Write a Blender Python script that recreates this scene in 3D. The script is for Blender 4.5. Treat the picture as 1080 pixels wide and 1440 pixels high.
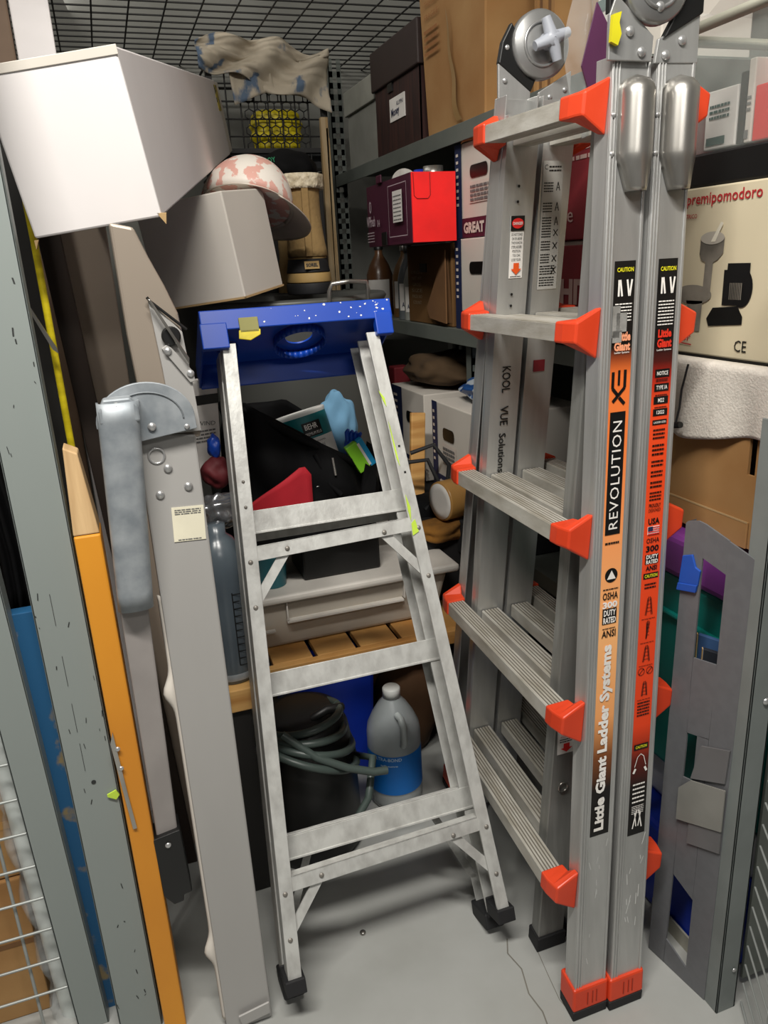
import bpy, bmesh, math, random
from mathutils import Vector, Matrix, noise
random.seed(7)
for o in list(bpy.data.objects): bpy.data.objects.remove(o)
S = bpy.context.scene; COL = S.collection
V = Vector; PI = math.pi
# ------------------------------------------------------------------ camera, light, exposure
cam = bpy.data.objects.new('camera', bpy.data.cameras.new('camera')); COL.objects.link(cam)
cam.matrix_world = Matrix(((0.941813, 0.148404, -0.301603, 0), (-0.332386, 0.277496, -0.901397, 0),
                           (-0.050077, 0.949196, 0.310676, 1.28), (0, 0, 0, 1)))
cam.data.sensor_fit = 'VERTICAL'; cam.data.sensor_height = 36; cam.data.lens = 36 * 1081 / 1440
cam.data.clip_start = .02
S.camera = cam
S.view_settings.view_transform = 'Standard'; S.view_settings.look = 'None'
S.view_settings.gamma = 1; S.view_settings.use_curve_mapping = False
S.view_settings.exposure = 0.12
W = bpy.data.worlds.new('world'); S.world = W; W.use_nodes = True
W.node_tree.nodes['Background'].inputs[0].default_value = (.85, .92, 1, 1)
W.node_tree.nodes['Background'].inputs[1].default_value = .045
def area(name, loc, target, sx, sy, power, color):
    l = bpy.data.lights.new(name, 'AREA'); l.shape = 'RECTANGLE'; l.size = sx; l.size_y = sy
    l.energy = power; l.color = color
    o = bpy.data.objects.new(name, l); COL.objects.link(o); o.location = loc
    o.rotation_euler = (V(target) - V(loc)).to_track_quat('-Z', 'Y').to_euler()
    return o
area('corridor_lamp_light', (-.15, .15, 2.66), (.1, .9, 0), 1.25, .12, 66, (1, .965, .9))
area('corridor_lamp_light', (.1, -1.5, 2.7), (.1, 0, .6), 1.2, .3, 12, (1, .97, .92))
area('ceiling_fill_light', (-.2, 2.6, 2.86), (.2, 2.6, 3.0), 2.0, 1.4, 17, (1, .97, .92))  # added fill above the mesh, brightens the ceiling behind it

# ------------------------------------------------------------------ materials
def lin(h):
    h = h.lstrip('#'); r = []
    for i in (0, 2, 4):
        c = int(h[i:i+2], 16) / 255
        r.append(c / 12.92 if c <= .04045 else ((c + .055) / 1.055) ** 2.4)
    return (*r, 1)
MC = {}
def mat(name, c, rough=.6, metal=0., c2=None, scale=8., stretch=(1, 1, 1), lo=.4, hi=.6, bump=0., bscale=60., alpha=1, trans=0., spec=.5, detail=5, emit=0):
    if name in MC: return MC[name]
    m = bpy.data.materials.new(name); m.use_nodes = True; MC[name] = m
    nt = m.node_tree; b = nt.nodes['Principled BSDF']; N = nt.nodes.new; L = nt.links.new
    b.inputs['Roughness'].default_value = rough; b.inputs['Metallic'].default_value = metal
    b.inputs['Specular IOR Level'].default_value = spec
    b.inputs['Alpha'].default_value = alpha; b.inputs['Transmission Weight'].default_value = trans
    tc = N('ShaderNodeTexCoord'); mp = N('ShaderNodeMapping'); mp.inputs['Scale'].default_value = stretch
    L(tc.outputs['Object'], mp.inputs[0])
    nz = N('ShaderNodeTexNoise'); nz.inputs['Scale'].default_value = scale; nz.inputs['Detail'].default_value = detail
    L(mp.outputs[0], nz.inputs['Vector'])
    rp = N('ShaderNodeValToRGB'); L(nz.outputs[0], rp.inputs[0])
    c1 = lin(c)
    cc2 = lin(c2) if c2 else tuple([x * .86 for x in c1[:3]] + [1])
    rp.color_ramp.elements[0].position = lo; rp.color_ramp.elements[0].color = cc2
    rp.color_ramp.elements[1].position = hi; rp.color_ramp.elements[1].color = c1
    L(rp.outputs[0], b.inputs['Base Color'])
    if emit:
        b.inputs['Emission Color'].default_value = c1; b.inputs['Emission Strength'].default_value = emit
    if bump:
        n2 = N('ShaderNodeTexNoise'); n2.inputs['Scale'].default_value = bscale; L(mp.outputs[0], n2.inputs['Vector'])
        bp = N('ShaderNodeBump'); bp.inputs['Strength'].default_value = bump; bp.inputs['Distance'].default_value = .01
        L(n2.outputs[0], bp.inputs['Height']); L(bp.outputs[0], b.inputs['Normal'])
    return m
def zramp(name, stops, rough=.45, axis=2):
    m = bpy.data.materials.new(name); m.use_nodes = True; nt = m.node_tree; b = nt.nodes['Principled BSDF']
    tc = nt.nodes.new('ShaderNodeTexCoord'); sp = nt.nodes.new('ShaderNodeSeparateXYZ'); rp = nt.nodes.new('ShaderNodeValToRGB')
    nt.links.new(tc.outputs['Object'], sp.inputs[0])
    mr = nt.nodes.new('ShaderNodeMapRange'); mr.inputs['From Min'].default_value = stops[0][0]; mr.inputs['From Max'].default_value = stops[-1][0]
    nt.links.new(sp.outputs[axis], mr.inputs[0]); nt.links.new(mr.outputs[0], rp.inputs[0])
    a, z = stops[0][0], stops[-1][0]
    el = rp.color_ramp.elements
    el[0].position = 0; el[0].color = lin(stops[0][1]); el[1].position = 1; el[1].color = lin(stops[-1][1])
    for p, c in stops[1:-1]:
        e = el.new((p - a) / (z - a)); e.color = lin(c)
    nt.links.new(rp.outputs[0], b.inputs['Base Color']); b.inputs['Roughness'].default_value = rough
    return m
ALU = mat('aluminium', '#c9c9c7', .38, .68, '#b4b4b2', 4, (10, 10, 1.0), .3, .7, .03, 60)
ALUd = mat('dull_aluminium', '#b3b3b0', .5, .5, '#8f8e8a', 9, (4, 4, 4), .35, .62, .08, 80)
ALUs = mat('scuffed_aluminium', '#cfcfcb', .46, .35, '#b3b2ae', 22, (2, 2, 1), .3, .6, .05, 90)
TREAD = mat('worn_tread', '#cbc8c0', .5, .3, '#a39d90', 9, (9, 1.2, 3), .3, .7, .05, 90)
GROOVE_SHADE = mat('groove_shade_tone', '#6a645a', .7)  # dark tone for the shade painted into the rung grooves
CHROME = mat('bright_steel', '#bdbab4', .3, .85, '#98948e', 6, (3, 3, .6))
GALV = mat('galvanised_steel', '#a9aeb2', .5, .35, '#82898f', 30, (1, 1, 1), .3, .7)
RIVET = mat('rivet_metal', '#c9c9c9', .3, .7)
ORANGE = mat('orange_plastic', '#dc4624', .42, 0, '#cf3d1c', 6)
BLACK = mat('black_plastic', '#121212', .45)
BLACKm = mat('black_print', '#0d0d0d', .4)
RUBBER = mat('black_rubber', '#1b1b1d', .7)
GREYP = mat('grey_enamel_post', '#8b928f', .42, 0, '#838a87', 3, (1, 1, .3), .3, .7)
SCAR = mat('dark_scratch', '#2b2d2c', .7)
GREYD = mat('dark_grey_enamel', '#66676a', .45, 0, '#626366', 60)
GREYF = mat('warm_grey_enamel', '#a9a7a4', .42, .1, '#a09e9b', 3, (1, 1, .3))
RACK = mat('rack_grey_green', '#6b706a', .5, .1, '#5d625d', 4)
WHITE = mat('white_cardboard', '#e6e1e0', .75, 0, '#dcd7d6', 3, (1, 1, .5), .3, .7, .05, 20)
WHITE2 = mat('white_card_grey', '#d6cfc5', .8, 0, '#cbc4ba', 3, (1, 1, 1), .3, .7)
PAPER = mat('white_print', '#eeeae4', .6)
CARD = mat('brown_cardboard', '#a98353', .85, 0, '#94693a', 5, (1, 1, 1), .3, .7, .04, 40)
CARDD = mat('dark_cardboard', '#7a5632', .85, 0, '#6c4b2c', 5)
CARDE = mat('torn_card_edge', '#b99a6c', .9)
WOOD = mat('pine_wood', '#d6a765', .6, 0, '#b98446', 4, (1, 1, 12), .35, .65)
WOODX = mat('pine_slat', '#d9a765', .55, 0, '#b37c3e', 3.5, (2, 1.5, 14), .35, .65)
WOODT = mat('grey_trim_wood', '#a08c6c', .7, 0, '#8f7650', 5, (12, 12, 1))
OCHRE = mat('orange_paint', '#dd9428', .5, 0, '#cf8624', 5, (1, 1, .5), .35, .65)
BLUE = mat('blue_plastic', '#1048b8', .4, 0, '#0d3fa4', 5)
BLUEp = mat('chipped_blue_paint', '#1f5a86', .6, 0, '#8a7a58', 22, (1, 1, .8), .34, .42)
NAVY = mat('navy_print', '#16224a', .7)
FLOOR = mat('painted_concrete', '#a5a6a3', .45, 0, '#999a96', 4.5, (1, 1, 1), .35, .65, .05, 30)
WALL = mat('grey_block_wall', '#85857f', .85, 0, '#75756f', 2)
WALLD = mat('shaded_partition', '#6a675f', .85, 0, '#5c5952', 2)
CEIL = mat('grey_ceiling', '#a7a39d', .9)
WIRE = mat('dark_wire', '#1d1c1b', .6)
GWIRE = mat('grey_wire', '#a5a9a6', .4, .3)
YEL = mat('yellow_plastic', '#ddc91a', .5, 0, '#b9a60c', 14, (1, 1, 3), .4, .6)
LIME = mat('lime_tape', '#c4e34a', .5)
DKWOOD = mat('dark_brown_wood', '#2e2119', .6, 0, '#241911', 5, (1, 8, .6))
TUBM = mat('dull_tub_metal', '#62635f', .5, .45, '#60615e', 5)
RED = mat('red_card', '#e4211d', .7)
MAROON = mat('maroon_card', '#4c1730', .6)
DARKRED = mat('dark_red_print', '#7a1620', .7)
WOODBOX = mat('woodgrain_card', '#3b1d18', .6, 0, '#220f0e', 6, (14, 14, 1), .4, .6)
SUEDE = mat('tan_suede', '#a68a5a', .95, 0, '#8f744a', 6, (1, 1, 1), .35, .65, .2, 80)
FLEECE = mat('cream_fleece', '#d9cdb4', 1, 0, '#b3a488', 60, (1, 1, 1), .35, .6, .6, 90)
TOWEL = mat('white_terry', '#d9d2c8', 1, 0, '#ccc5bb', 90, (1, 1, 1), .3, .7, .2, 260)
CLOTHM = mat('printed_cloth', '#b5aa97', .95, 0, '#5a6b80', 17, (1, 1, .5), .36, .43, .2, 30)
FABRIC = mat('black_fabric', '#09090b', .8, 0, '#050506', 10, bump=.1, bscale=25, spec=.2)
REDF = mat('red_fabric', '#c01f2e', .8)
TEAL = mat('teal_plastic', '#0c8278', .4, 0, '#0a7068', 3)
PURPLE = mat('purple_plastic', '#7f3a8c', .4, 0, '#71307e', 3)
BLUED = mat('deep_blue_plastic', '#1233a6', .4)
HOSE = mat('grey_green_hose', '#414c48', .4)
TRANS = mat('cloudy_plastic', '#a9b0b2', .3, 0, alpha=.6)
BINP = mat('frosted_bin', '#b9b1a5', .45, 0, '#aca498', 3)
LIDP = mat('white_lid', '#cfcac2', .4)
CLEAR = mat('clear_plastic', '#b9beb8', .12, 0, alpha=.16)
FILM = mat('plastic_film', '#dfe4e4', .08, 0, alpha=.2, bump=.6, bscale=18)
JUGG = mat('grey_tinted_jug', '#5b656c', .25, 0, '#49525a', 3)
PINKM = mat('pink_camouflage', '#dba79a', .5, 0, '#e6ded4', 34, (1, 1, .6), .49, .52)
SKYC = mat('light_blue_cloth', '#6f9fc0', .85)
LABG = mat('small_print_grey', '#6d6d6c', .7)
TANL = mat('tan_gloves', '#94631f', .9, 0, '#6f4a18', 8, bump=.3)
TAPE = mat('tan_packing_tape', '#b98b4c', .35)
TEALL = mat('teal_label', '#0f6f74', .5)
BLUL = mat('blue_label', '#0a6fc4', .5, 0, '#0862b0', 3)

# ------------------------------------------------------------------ mesh building
BASE = {}
def frame(o, r, u, n=None):
    r = V(r).normalized(); u = V(u); nn = r.cross(u).normalized(); u = nn.cross(r).normalized()
    M = Matrix.Identity(4)
    for i in range(3):
        M[i][0] = r[i]; M[i][1] = u[i]; M[i][2] = nn[i]; M[i][3] = o[i]
    return M
class MB:
    def __init__(s, M=None, fn=None): s.v = []; s.f = []; s.sm = []; s.M = M; s.fn = fn
    def P(s, p):
        if s.fn: p = s.fn(*p)
        p = V(p)
        return s.M @ p if s.M else p
    def add(s, pts, faces, smooth=False):
        k = len(s.v); s.v += [s.P(p) for p in pts]; s.f += [tuple(i + k for i in f) for f in faces]; s.sm += [smooth] * len(faces); return s
    def hexa(s, p):
        return s.add(p, [(0, 3, 2, 1), (4, 5, 6, 7), (0, 1, 5, 4), (1, 2, 6, 5), (2, 3, 7, 6), (3, 0, 4, 7)])
    def box(s, x0, x1, y0, y1, z0, z1):
        return s.hexa([(x0, y0, z0), (x1, y0, z0), (x1, y1, z0), (x0, y1, z0), (x0, y0, z1), (x1, y0, z1), (x1, y1, z1), (x0, y1, z1)])
    def prism(s, poly, axis, a, b):      # poly 2D; axis dropped coordinate
        def mk(p, t):
            return {0: (t, p[0], p[1]), 1: (p[0], t, p[1]), 2: (p[0], p[1], t)}[axis]
        n = len(poly); pts = [mk(p, a) for p in poly] + [mk(p, b) for p in poly]
        fs = [tuple(range(n)), tuple(range(2 * n - 1, n - 1, -1))] + [(i, n + i, n + (i + 1) % n, (i + 1) % n) for i in range(n)]
        return s.add(pts, fs)
    def tube(s, path, r, n=10, closed=False):
        path = [V(s.fn(*p)) if s.fn else V(p) for p in path]; fn, s.fn = s.fn, None
        rs = r if isinstance(r, (list, tuple)) else [r] * len(path); pts = []; N = len(path)
        pu = None
        for i, p in enumerate(path):
            a = path[max(i - 1, 0)] if not closed else path[i - 1]; b = path[min(i + 1, N - 1)] if not closed else path[(i + 1) % N]
            t = (b - a).normalized()
            if pu is None: pu = t.orthogonal().normalized()
            pu = (pu - t * pu.dot(t)); pu = pu.normalized() if pu.length > 1e-6 else t.orthogonal().normalized()
            w = t.cross(pu)
            for k in range(n):
                an = 2 * PI * k / n; pts.append(p + (pu * math.cos(an) + w * math.sin(an)) * rs[i])
        fs = [(i * n + k, i * n + (k + 1) % n, (i + 1) % N * n + (k + 1) % n, (i + 1) % N * n + k) for i in range(N if closed else N - 1) for k in range(n)]
        s.add(pts, fs, True)
        if not closed: s.add(pts[:n], [tuple(range(n))[::-1]]); s.add(pts[-n:], [tuple(range(n))])
        s.fn = fn; return s
    def lathe(s, prof, c, n=32, axis=2, sx=1, sy=1):
        pts = []
        for r, h in prof:
            for k in range(n):
                a = 2 * PI * k / n; x, y = r * math.cos(a) * sx, r * math.sin(a) * sy
                q = {2: (x, y, h), 1: (x, h, y), 0: (h, x, y)}[axis]
                pts.append((c[0] + q[0], c[1] + q[1], c[2] + q[2]))
        m = len(prof)
        fs = [(i * n + k, i * n + (k + 1) % n, (i + 1) * n + (k + 1) % n, (i + 1) * n + k) for i in range(m - 1) for k in range(n)]
        s.add(pts, fs, True)
        if prof[0][0] > 1e-5: s.add(pts[:n], [tuple(range(n))[::-1]])
        if prof[-1][0] > 1e-5: s.add(pts[-n:], [tuple(range(n))])
        return s
    def grid(s, fn, nu, nv, thick=0.):
        pts = [fn(i / nu, j / nv) for j in range(nv + 1) for i in range(nu + 1)]
        w = nu + 1
        return s.add(pts, [(j * w + i, j * w + i + 1, (j + 1) * w + i + 1, (j + 1) * w + i) for j in range(nv) for i in range(nu)], True)
    def text(s, t, w, h, x=0, y=0, z=.0006, bold=0., center=True, rot=0, space=1.):
        """text fitted in a w x h box centred (or left-based) on x, y of the current frame"""
        c = bpy.data.curves.new('t', 'FONT'); c.body = t; c.offset = bold; c.resolution_u = 2; c.space_character = space
        o = bpy.data.objects.new('t', c); COL.objects.link(o)
        me = bpy.data.meshes.new_from_object(o); bpy.data.objects.remove(o)
        if not len(me.vertices): return s
        xs = [v.co.x for v in me.vertices]; ys = [v.co.y for v in me.vertices]
        x0, x1, y0, y1 = min(xs), max(xs), min(ys), max(ys); sx = w / max(x1 - x0, 1e-6); sy = h / max(y1 - y0, 1e-6)
        ca, sa = math.cos(rot), math.sin(rot); pts = []
        for v in me.vertices:
            a = (v.co.x - (x0 + x1) / 2) * sx; b = (v.co.y - (y0 + y1) / 2) * sy
            if not center: a += w / 2
            pts.append((x + a * ca - b * sa, y + a * sa + b * ca, z))
        s.add(pts, [tuple(p.vertices) for p in me.polygons]); bpy.data.meshes.remove(me)
        return s
    def rect(s, x0, x1, y0, y1, z=.0004):
        return s.add([(x0, y0, z), (x1, y0, z), (x1, y1, z), (x0, y1, z)], [(0, 1, 2, 3)])
    def lines(s, x0, x1, y0, y1, n, fill=.45, z=.0006):
        rnd = random.Random(n * 7 + int(y0 * 1000)); h = (y1 - y0) / n
        for i in range(n):
            yy = y0 + i * h; x = x0
            while x < x1 - 1e-4:
                l = min((x1 - x0) * rnd.uniform(.08, .25), x1 - x); s.rect(x, x + l * .85, yy, yy + h * fill, z); x += l
        return s
    def build(s, name, m, parent=None, bevel=0., seg=2, solid=0., **tags):
        base = BASE[parent.name] if parent else V((0, 0, 0))
        me = bpy.data.meshes.new(name)
        org = V((0, 0, 0))
        me.from_pydata([p - base for p in s.v], [], s.f); me.update()
        for p, q in zip(me.polygons, s.sm): p.use_smooth = q
        bm = bmesh.new(); bm.from_mesh(me); bmesh.ops.recalc_face_normals(bm, faces=bm.faces); bm.to_mesh(me); bm.free()
        me.materials.append(m)
        o = bpy.data.objects.new(name, me); COL.objects.link(o); BASE[o.name] = base
        if parent: o.parent = parent
        if solid:
            d = o.modifiers.new('s', 'SOLIDIFY'); d.thickness = solid; d.offset = 0
        if bevel:
            d = o.modifiers.new('b', 'BEVEL'); d.width = bevel; d.segments = seg; d.limit_method = 'ANGLE'; d.angle_limit = math.radians(35)
        for k, v in tags.items(): o[k] = v
        return o
def thing(name, loc, label, cat, group=None):
    o = bpy.data.objects.new(name, None); COL.objects.link(o); o.location = loc; BASE[o.name] = V(loc)
    o.empty_display_size = .05
    o['label'] = label; o['category'] = cat
    if group: o['group'] = group
    return o
def tag(o, label, cat, group=None, kind=None):
    o['label'] = label; o['category'] = cat
    if group: o['group'] = group
    if kind: o['kind'] = kind
    return o
def struct(o, label=None, cat=None):
    o['kind'] = 'structure'
    if label: o['label'] = label
    if cat: o['category'] = cat
    return o
def disp(o, amp, sc, seed=0):
    for v in o.data.vertices:
        n = noise.noise_vector(v.co * sc + V((seed, seed, seed))); v.co += n * amp
def blob(c, r, sub=4, amp=.1, sc=3, seed=0, M=None):
    bm = bmesh.new(); bmesh.ops.create_icosphere(bm, subdivisions=sub, radius=1)
    pts = []
    for v in bm.verts:
        d = v.co.normalized(); k = 1 + amp * noise.noise(d * sc + V((seed, 0, seed))) * 1.6
        pts.append((c[0] + d.x * k * r[0], c[1] + d.y * k * r[1], c[2] + d.z * k * r[2]))
    fs = [tuple(v.index for v in f.verts) for f in bm.faces]; bm.free()
    mb = MB(M); mb.add(pts, fs, True); return mb
def rivets(name, m_, parent, lst, axis=1):
    for x, y, z, r in lst:
        q = MB(); rivet(q, (x, y, z), r, axis); q.build(name, m_, parent)
def strk(mb, pts, wd, z=.0006):
    for (a, b), (c_, d) in zip(pts, pts[1:]):
        dx, dy = c_ - a, d - b; l = math.hypot(dx, dy); nx_, ny_ = -dy / l * wd / 2, dx / l * wd / 2
        mb.add([(a + nx_, b + ny_, z), (a - nx_, b - ny_, z), (c_ - nx_, d - ny_, z), (c_ + nx_, d + ny_, z)], [(0, 1, 2, 3)])
def rivet(mb, c, r, axis=1, h=None):
    h = h or r * .6
    prof = [(r, 0), (r * .92, -h * .5), (r * .6, -h * .85), (0.0001, -h)]
    mb.lathe(prof, c, 14, axis)

# ------------------------------------------------------------------ setting
struct(MB().box(-3, 3.2, -3.5, 3.5, -.05, 0).build('floor', FLOOR))
cr = MB()
def crack(pts, w=.0013):
    for (a, b), (c, d) in zip(pts, pts[1:]):
        n = V((d - b, a - c, 0)).normalized() * w
        cr.add([(a + n.x, b + n.y, .0007), (a - n.x, b - n.y, .0007), (c - n.x, d - n.y, .0007), (c + n.x, d + n.y, .0007)], [(0, 1, 2, 3)])
crack([(.56, 1.05), (.545, 1.02), (.553, .98), (.54, .93), (.545, .89), (.535, .84), (.53, .8)])
crack([(.60, 1.0), (.592, .95), (.585, .9), (.59, .86)], .0007); crack([(.53, .84), (.56, .825), (.6, .83)], .0006)
struct(cr.build('trim_1', mat('crack_dark', '#77746c', .9)))
struct(MB().box(-3, 3.2, -3.5, 3.5, 3.0, 3.05).build('ceiling', CEIL))
struct(MB().box(-3, 3.2, 3.4, 3.5, 0, 3.0).build('wall_back', WALL))
struct(MB().box(1.5, 1.56, .6, 3.4, 0, 3.0).build('wall_right', WALL))
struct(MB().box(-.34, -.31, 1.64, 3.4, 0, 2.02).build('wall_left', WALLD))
g = MB()
for i in range(20): g.tube([(-.33 + i * .105, 1.2, 2.03), (-.33 + i * .105, 3.4, 2.03)], .0028, 6)
for i in range(34): g.tube([(-.33, 1.22 + i * .066, 2.035), (1.5, 1.22 + i * .066, 2.035)], .0026, 6)
for i in range(12): g.tube([(.02 + i * .017, 2.0 + (i % 3) * .03, 2.045), (.02 + i * .017 + .33, 2.0 + (i % 3) * .03, 2.045)], .002, 6) if False else None
tag(g.build('ceiling_mesh', WIRE), 'dark wire mesh ceiling over the storage cage', 'mesh ceiling')

# left cage posts
def cage_post(x0, x1, y, label, lean=0):
    t = thing('cage_post', ((x0 + x1) / 2, y, 0), label, 'post')
    m = MB(); m.box(x0, x1, y, y + .004, 0, 2.2).box(x0, x0 + .004, y, y + .035, 0, 2.2).box(x1 - .004, x1, y, y + .035, 0, 2.2)
    if lean: m.v = [V((q.x - lean * q.z, q.y, q.z)) for q in m.v]
    m.build('upright', GREYP, t, .0015)
    return t
p = cage_post(-.164, -.094, 1.12, 'scratched grey metal cage post beside the orange-painted plank')
sc = MB()
rnd = random.Random(3)
for i in range(34):
    x = -.164 + rnd.random() * .066; z = rnd.uniform(.05, 1.3); h = rnd.uniform(.002, .012); w = rnd.uniform(.0006, .002)
    k = rnd.uniform(-.003, .003)
    sc.add([(x, 1.1192, z), (x + w, 1.1192, z), (x + w + k, 1.1192, z + h), (x + k, 1.1192, z + h)], [(0, 1, 2, 3)])
for z in (.55, .62, .70, .8): sc.box(-.137, -.1364, 1.1191, 1.1196, z, z + .05)
sc.lathe([(.0035, 0), (.0035, .001)], (-.128, 1.119, .527), 12, 1)
sc.build('paint_chip', SCAR, p)
cage_post(-.236, -.185, 1.16, 'smooth grey metal cage post beside the wire front of the next locker', .022)
# chipped blue post & dark cloth between
t = MB().box(-.215, -.165, 1.19, 1.215, 0, .80).build('blue_plank', BLUEp, None, .001)
tag(t, 'chipped blue painted board standing in the gap between the two grey posts', 'board')
m = MB()
m.grid(lambda u, v: (-.222 + u * .05 + .006 * math.sin(v * 9), 1.24 + .012 * math.sin(u * 22), .76 + v * .6), 18, 10)
tag(m.build('hanging_cloth', FABRIC, None, solid=.003), 'dark cloth hanging in the gap behind the grey posts', 'cloth')
# mesh front of neighbour locker
m = MB()
for i in range(26): m.tube([(-1.5, 1.172, .10 + i * .066), (-.235, 1.168, .10 + i * .066)], .0024, 6)
for i in range(9): m.tube([(-.292 - i * .15, 1.178, 0), (-.292 - i * .15, 1.178, 1.85)], .003, 6)
tag(m.build('wire_mesh_panel', GWIRE), 'grey wire mesh front of the neighbouring locker at far left', 'mesh panel')
t = thing('cardboard_box', (-.45, 1.35, 0), 'brown cardboard box on the floor behind the left wire mesh', 'box')
MB().box(-.80, -.285, 1.23, 1.55, 0, .30).build('carton', CARD, t, .003)
MB().box(-.80, -.285, 1.2290, 1.2295, .16, .170).build('seam', CARDD, t)
t = thing('cardboard_box', (-.45, 1.35, .302), 'upper brown cardboard box behind the left wire mesh', 'box')
MB().box(-.80, -.283, 1.235, 1.55, .302, .52).build('carton', CARD, t, .003)
MB().box(-.80, -.283, 1.2342, 1.2347, .40, .415).build('packing_tape', TAPE, t)
def wr(u, v):
    a = u * 2 * PI; r = .030 + .006 * math.sin(v * 40 + a * 2) + .004 * noise.noise(V((a * 2, v * 20, 0)))
    return (-.246 + r * math.cos(a) - .02 * v, 1.215 + r * math.sin(a), .0 + v * .78)
t = thing('wrapped_pipe', (-.26, 1.25, 0), 'white pipe wrapped in clear plastic film behind the left wire mesh', 'pipe')
MB().tube([(-.246, 1.215, 0), (-.264, 1.215, .76)], .022, 20).build('pipe', mat('white_pipe', '#d4dad6', .4), t)
m = MB(); m.grid(wr, 28, 60); m.build('film', FILM, t)

# ------------------------------------------------------------------ orange plank, dark boards, yellow pole
t = thing('orange_plank', (-.07, 1.15, 0), 'long plank painted orange with a bare wood top end', 'plank')
MB().box(-.090, -.054, 1.10, 1.16, 0, .935).build('painted_length', OCHRE, t, .003)
MB().hexa([(-.090, 1.101, .9355), (-.055, 1.101, .9355), (-.055, 1.159, .9355), (-.090, 1.159, .9355), (-.084, 1.11, 1.06), (-.066, 1.11, 1.05), (-.066, 1.15, 1.05), (-.084, 1.15, 1.06)]).build('bare_end', mat('bare_pine', '#cfae80', .65, 0, '#b8966a', 4, (14, 1, 1)), t, .002)
m = MB(); m.prism([(-.092, .60), (-.086, .62), (-.080, .50), (-.076, .44), (-.082, .44)], 1, 1.096, 1.099); m.build('bracket', CHROME, t)
rivets('bolt', RIVET, t, [(-.083, 1.096, z, .004) for z in (.59, .555)])
m = MB(); m.prism([(-.112, .50), (-.098, .505), (-.094, .495), (-.1, .488), (-.112, .496)], 1, 1.116, 1.1185)
tag(m.build('tape_scrap', LIME), 'scrap of lime green tape stuck on the grey post', 'tape')
m = MB(); m.hexa([(-.02, 1.5, 0), (.01, 1.5, 0), (.01, 1.53, 0), (-.02, 1.53, 0), (-.10, 1.5, 1.5), (-.062, 1.5, 1.5), (-.062, 1.53, 1.5), (-.10, 1.53, 1.5)]); t = m.build('dark_board', DKWOOD, None, .002)
tag(t, 'dark brown board standing behind the orange plank', 'board')
m = MB(); m.tube([(-.078, 1.3, 0), (-.084, 1.3, 1.0), (-.0845, 1.3, 1.33), (-.086, 1.3, 1.42)], .0055, 12)
tag(m.build('yellow_pole', YEL), 'thin yellow pole leaning upright behind the grey post', 'pole')
m = MB(); m.box(-.16, -.095, 1.42, 1.44, 0, 1.50)
tag(m.build('black_board', mat('black_panel', '#15130f', .7), None, .002), 'black panel standing behind the yellow pole', 'panel')
m = MB(); m.box(-.058, .022, 1.56, 1.60, 0, 1.50)
tag(m.build('taupe_board', mat('taupe_board', '#9c8d7e', .7, 0, '#8f8172', 3), None, .003), 'taupe board standing between dark board and silver frame', 'board')
m = MB(); m.prism([(-.112, 1.25), (-.106, 1.245), (-.078, 1.180), (-.077, 1.172), (-.084, 1.178)], 1, 1.27, 1.275)
tag(m.build('metal_strip', CHROME), 'thin pointed metal strip lying across the yellow pole', 'metal strip')
t = thing('upright_panel', (-.16, 1.75, 0), 'tall white board rising behind the big white box', 'board')
MB().box(-.083, -.016, 1.72, 1.75, 0, 2.0).build('face', WHITE, t, .003)
t = MB().box(-.13, -.086, 1.71, 1.75, 0, 2.0).build('brown_board', mat('brown_board', '#6b5644', .7), None, .003)
tag(t, 'brown board beside the tall white board at top left', 'board')

# ------------------------------------------------------------------ big grey folding frame at left
t = thing('folding_frame', (.055, 1.1, 0), 'large grey metal folding frame with galvanised hinge standing at left', 'folding frame')
def yl(z): return 1.06 + .056 * z
m = MB(); x0, x1 = .013, .093
m.hexa([(x0, yl(0), 0), (x1, yl(0), 0), (x1, yl(0) + .045, 0), (x0, yl(0) + .045, 0), (x0, yl(1.06), 1.066), (x1 + .002, yl(1.06), 1.056), (x1 + .002, yl(1.06) + .045, 1.056), (x0, yl(1.06) + .045, 1.066)])
m.build('main_rail', GREYF, t, .003)
def flange(u, v):
    z = .02 + v * .80; b = sum(math.exp(-((z - c) / .022) ** 2) for c in (.66, .17)); return (x0 + .004 - u * (.008 + .013 * b), yl(z) + .014 - .006 * math.sin(u * PI) - .004 * b, z)
m = MB(); m.grid(flange, 6, 90)
m.build('bent_flange', WHITE2, t, solid=.002)
F = 1.118
up = [(.020, 1.345), (.050, 1.338), (.064, 1.30), (.080, 1.262), (.093, 1.225), (.099, 1.16), (.103, 1.09), (.103, 1.05), (.03, 1.05), (.022, 1.2)]
MB().prism(up, 1, F + .008, F + .055).build('upper_rail', mat('warm_brushed_rail', '#a89c8f', .42, .3, '#998d80', 3, (1, 1, .4)), t, .004)
tri = [(.055, 1.246), (.095, 1.20), (.101, 1.12), (.104, 1.06), (.066, 1.06), (.062, 1.15)]
MB().prism(tri, 1, F + .003, F + .008).build('latch_plate', GREYF, t, .001)
m = MB(); m.tube([(.054, F, 1.249), (.058, F, 1.243), (.101, F + .002, 1.203)], .002, 8); m.build('rubber_edge', BLACK, t)
m = MB(); m.lathe([(.013, .004), (.013, -.002), (.011, -.004)], (.079, F, 1.196), 24, 1); m.build('latch_cap', BLACK, t)
m = MB(); m.prism([(.054, 1.247), (.058, 1.246), (.099, 1.165), (.098, 1.156)], 1, F - .010, F - .005); m.build('latch_handle', CHROME, t, .001)
m = MB(); m.prism([(.064, 1.18), (.073, 1.186), (.103, 1.145), (.104, 1.132), (.097, 1.13)], 1, F - .001, F + .003); m.build('latch_strip', GREYF, t, .001)
rivets('rivet', RIVET, t, [(.072, F - .001, 1.176, .0055), (.0985, F - .001, 1.143, .0055)])
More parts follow.
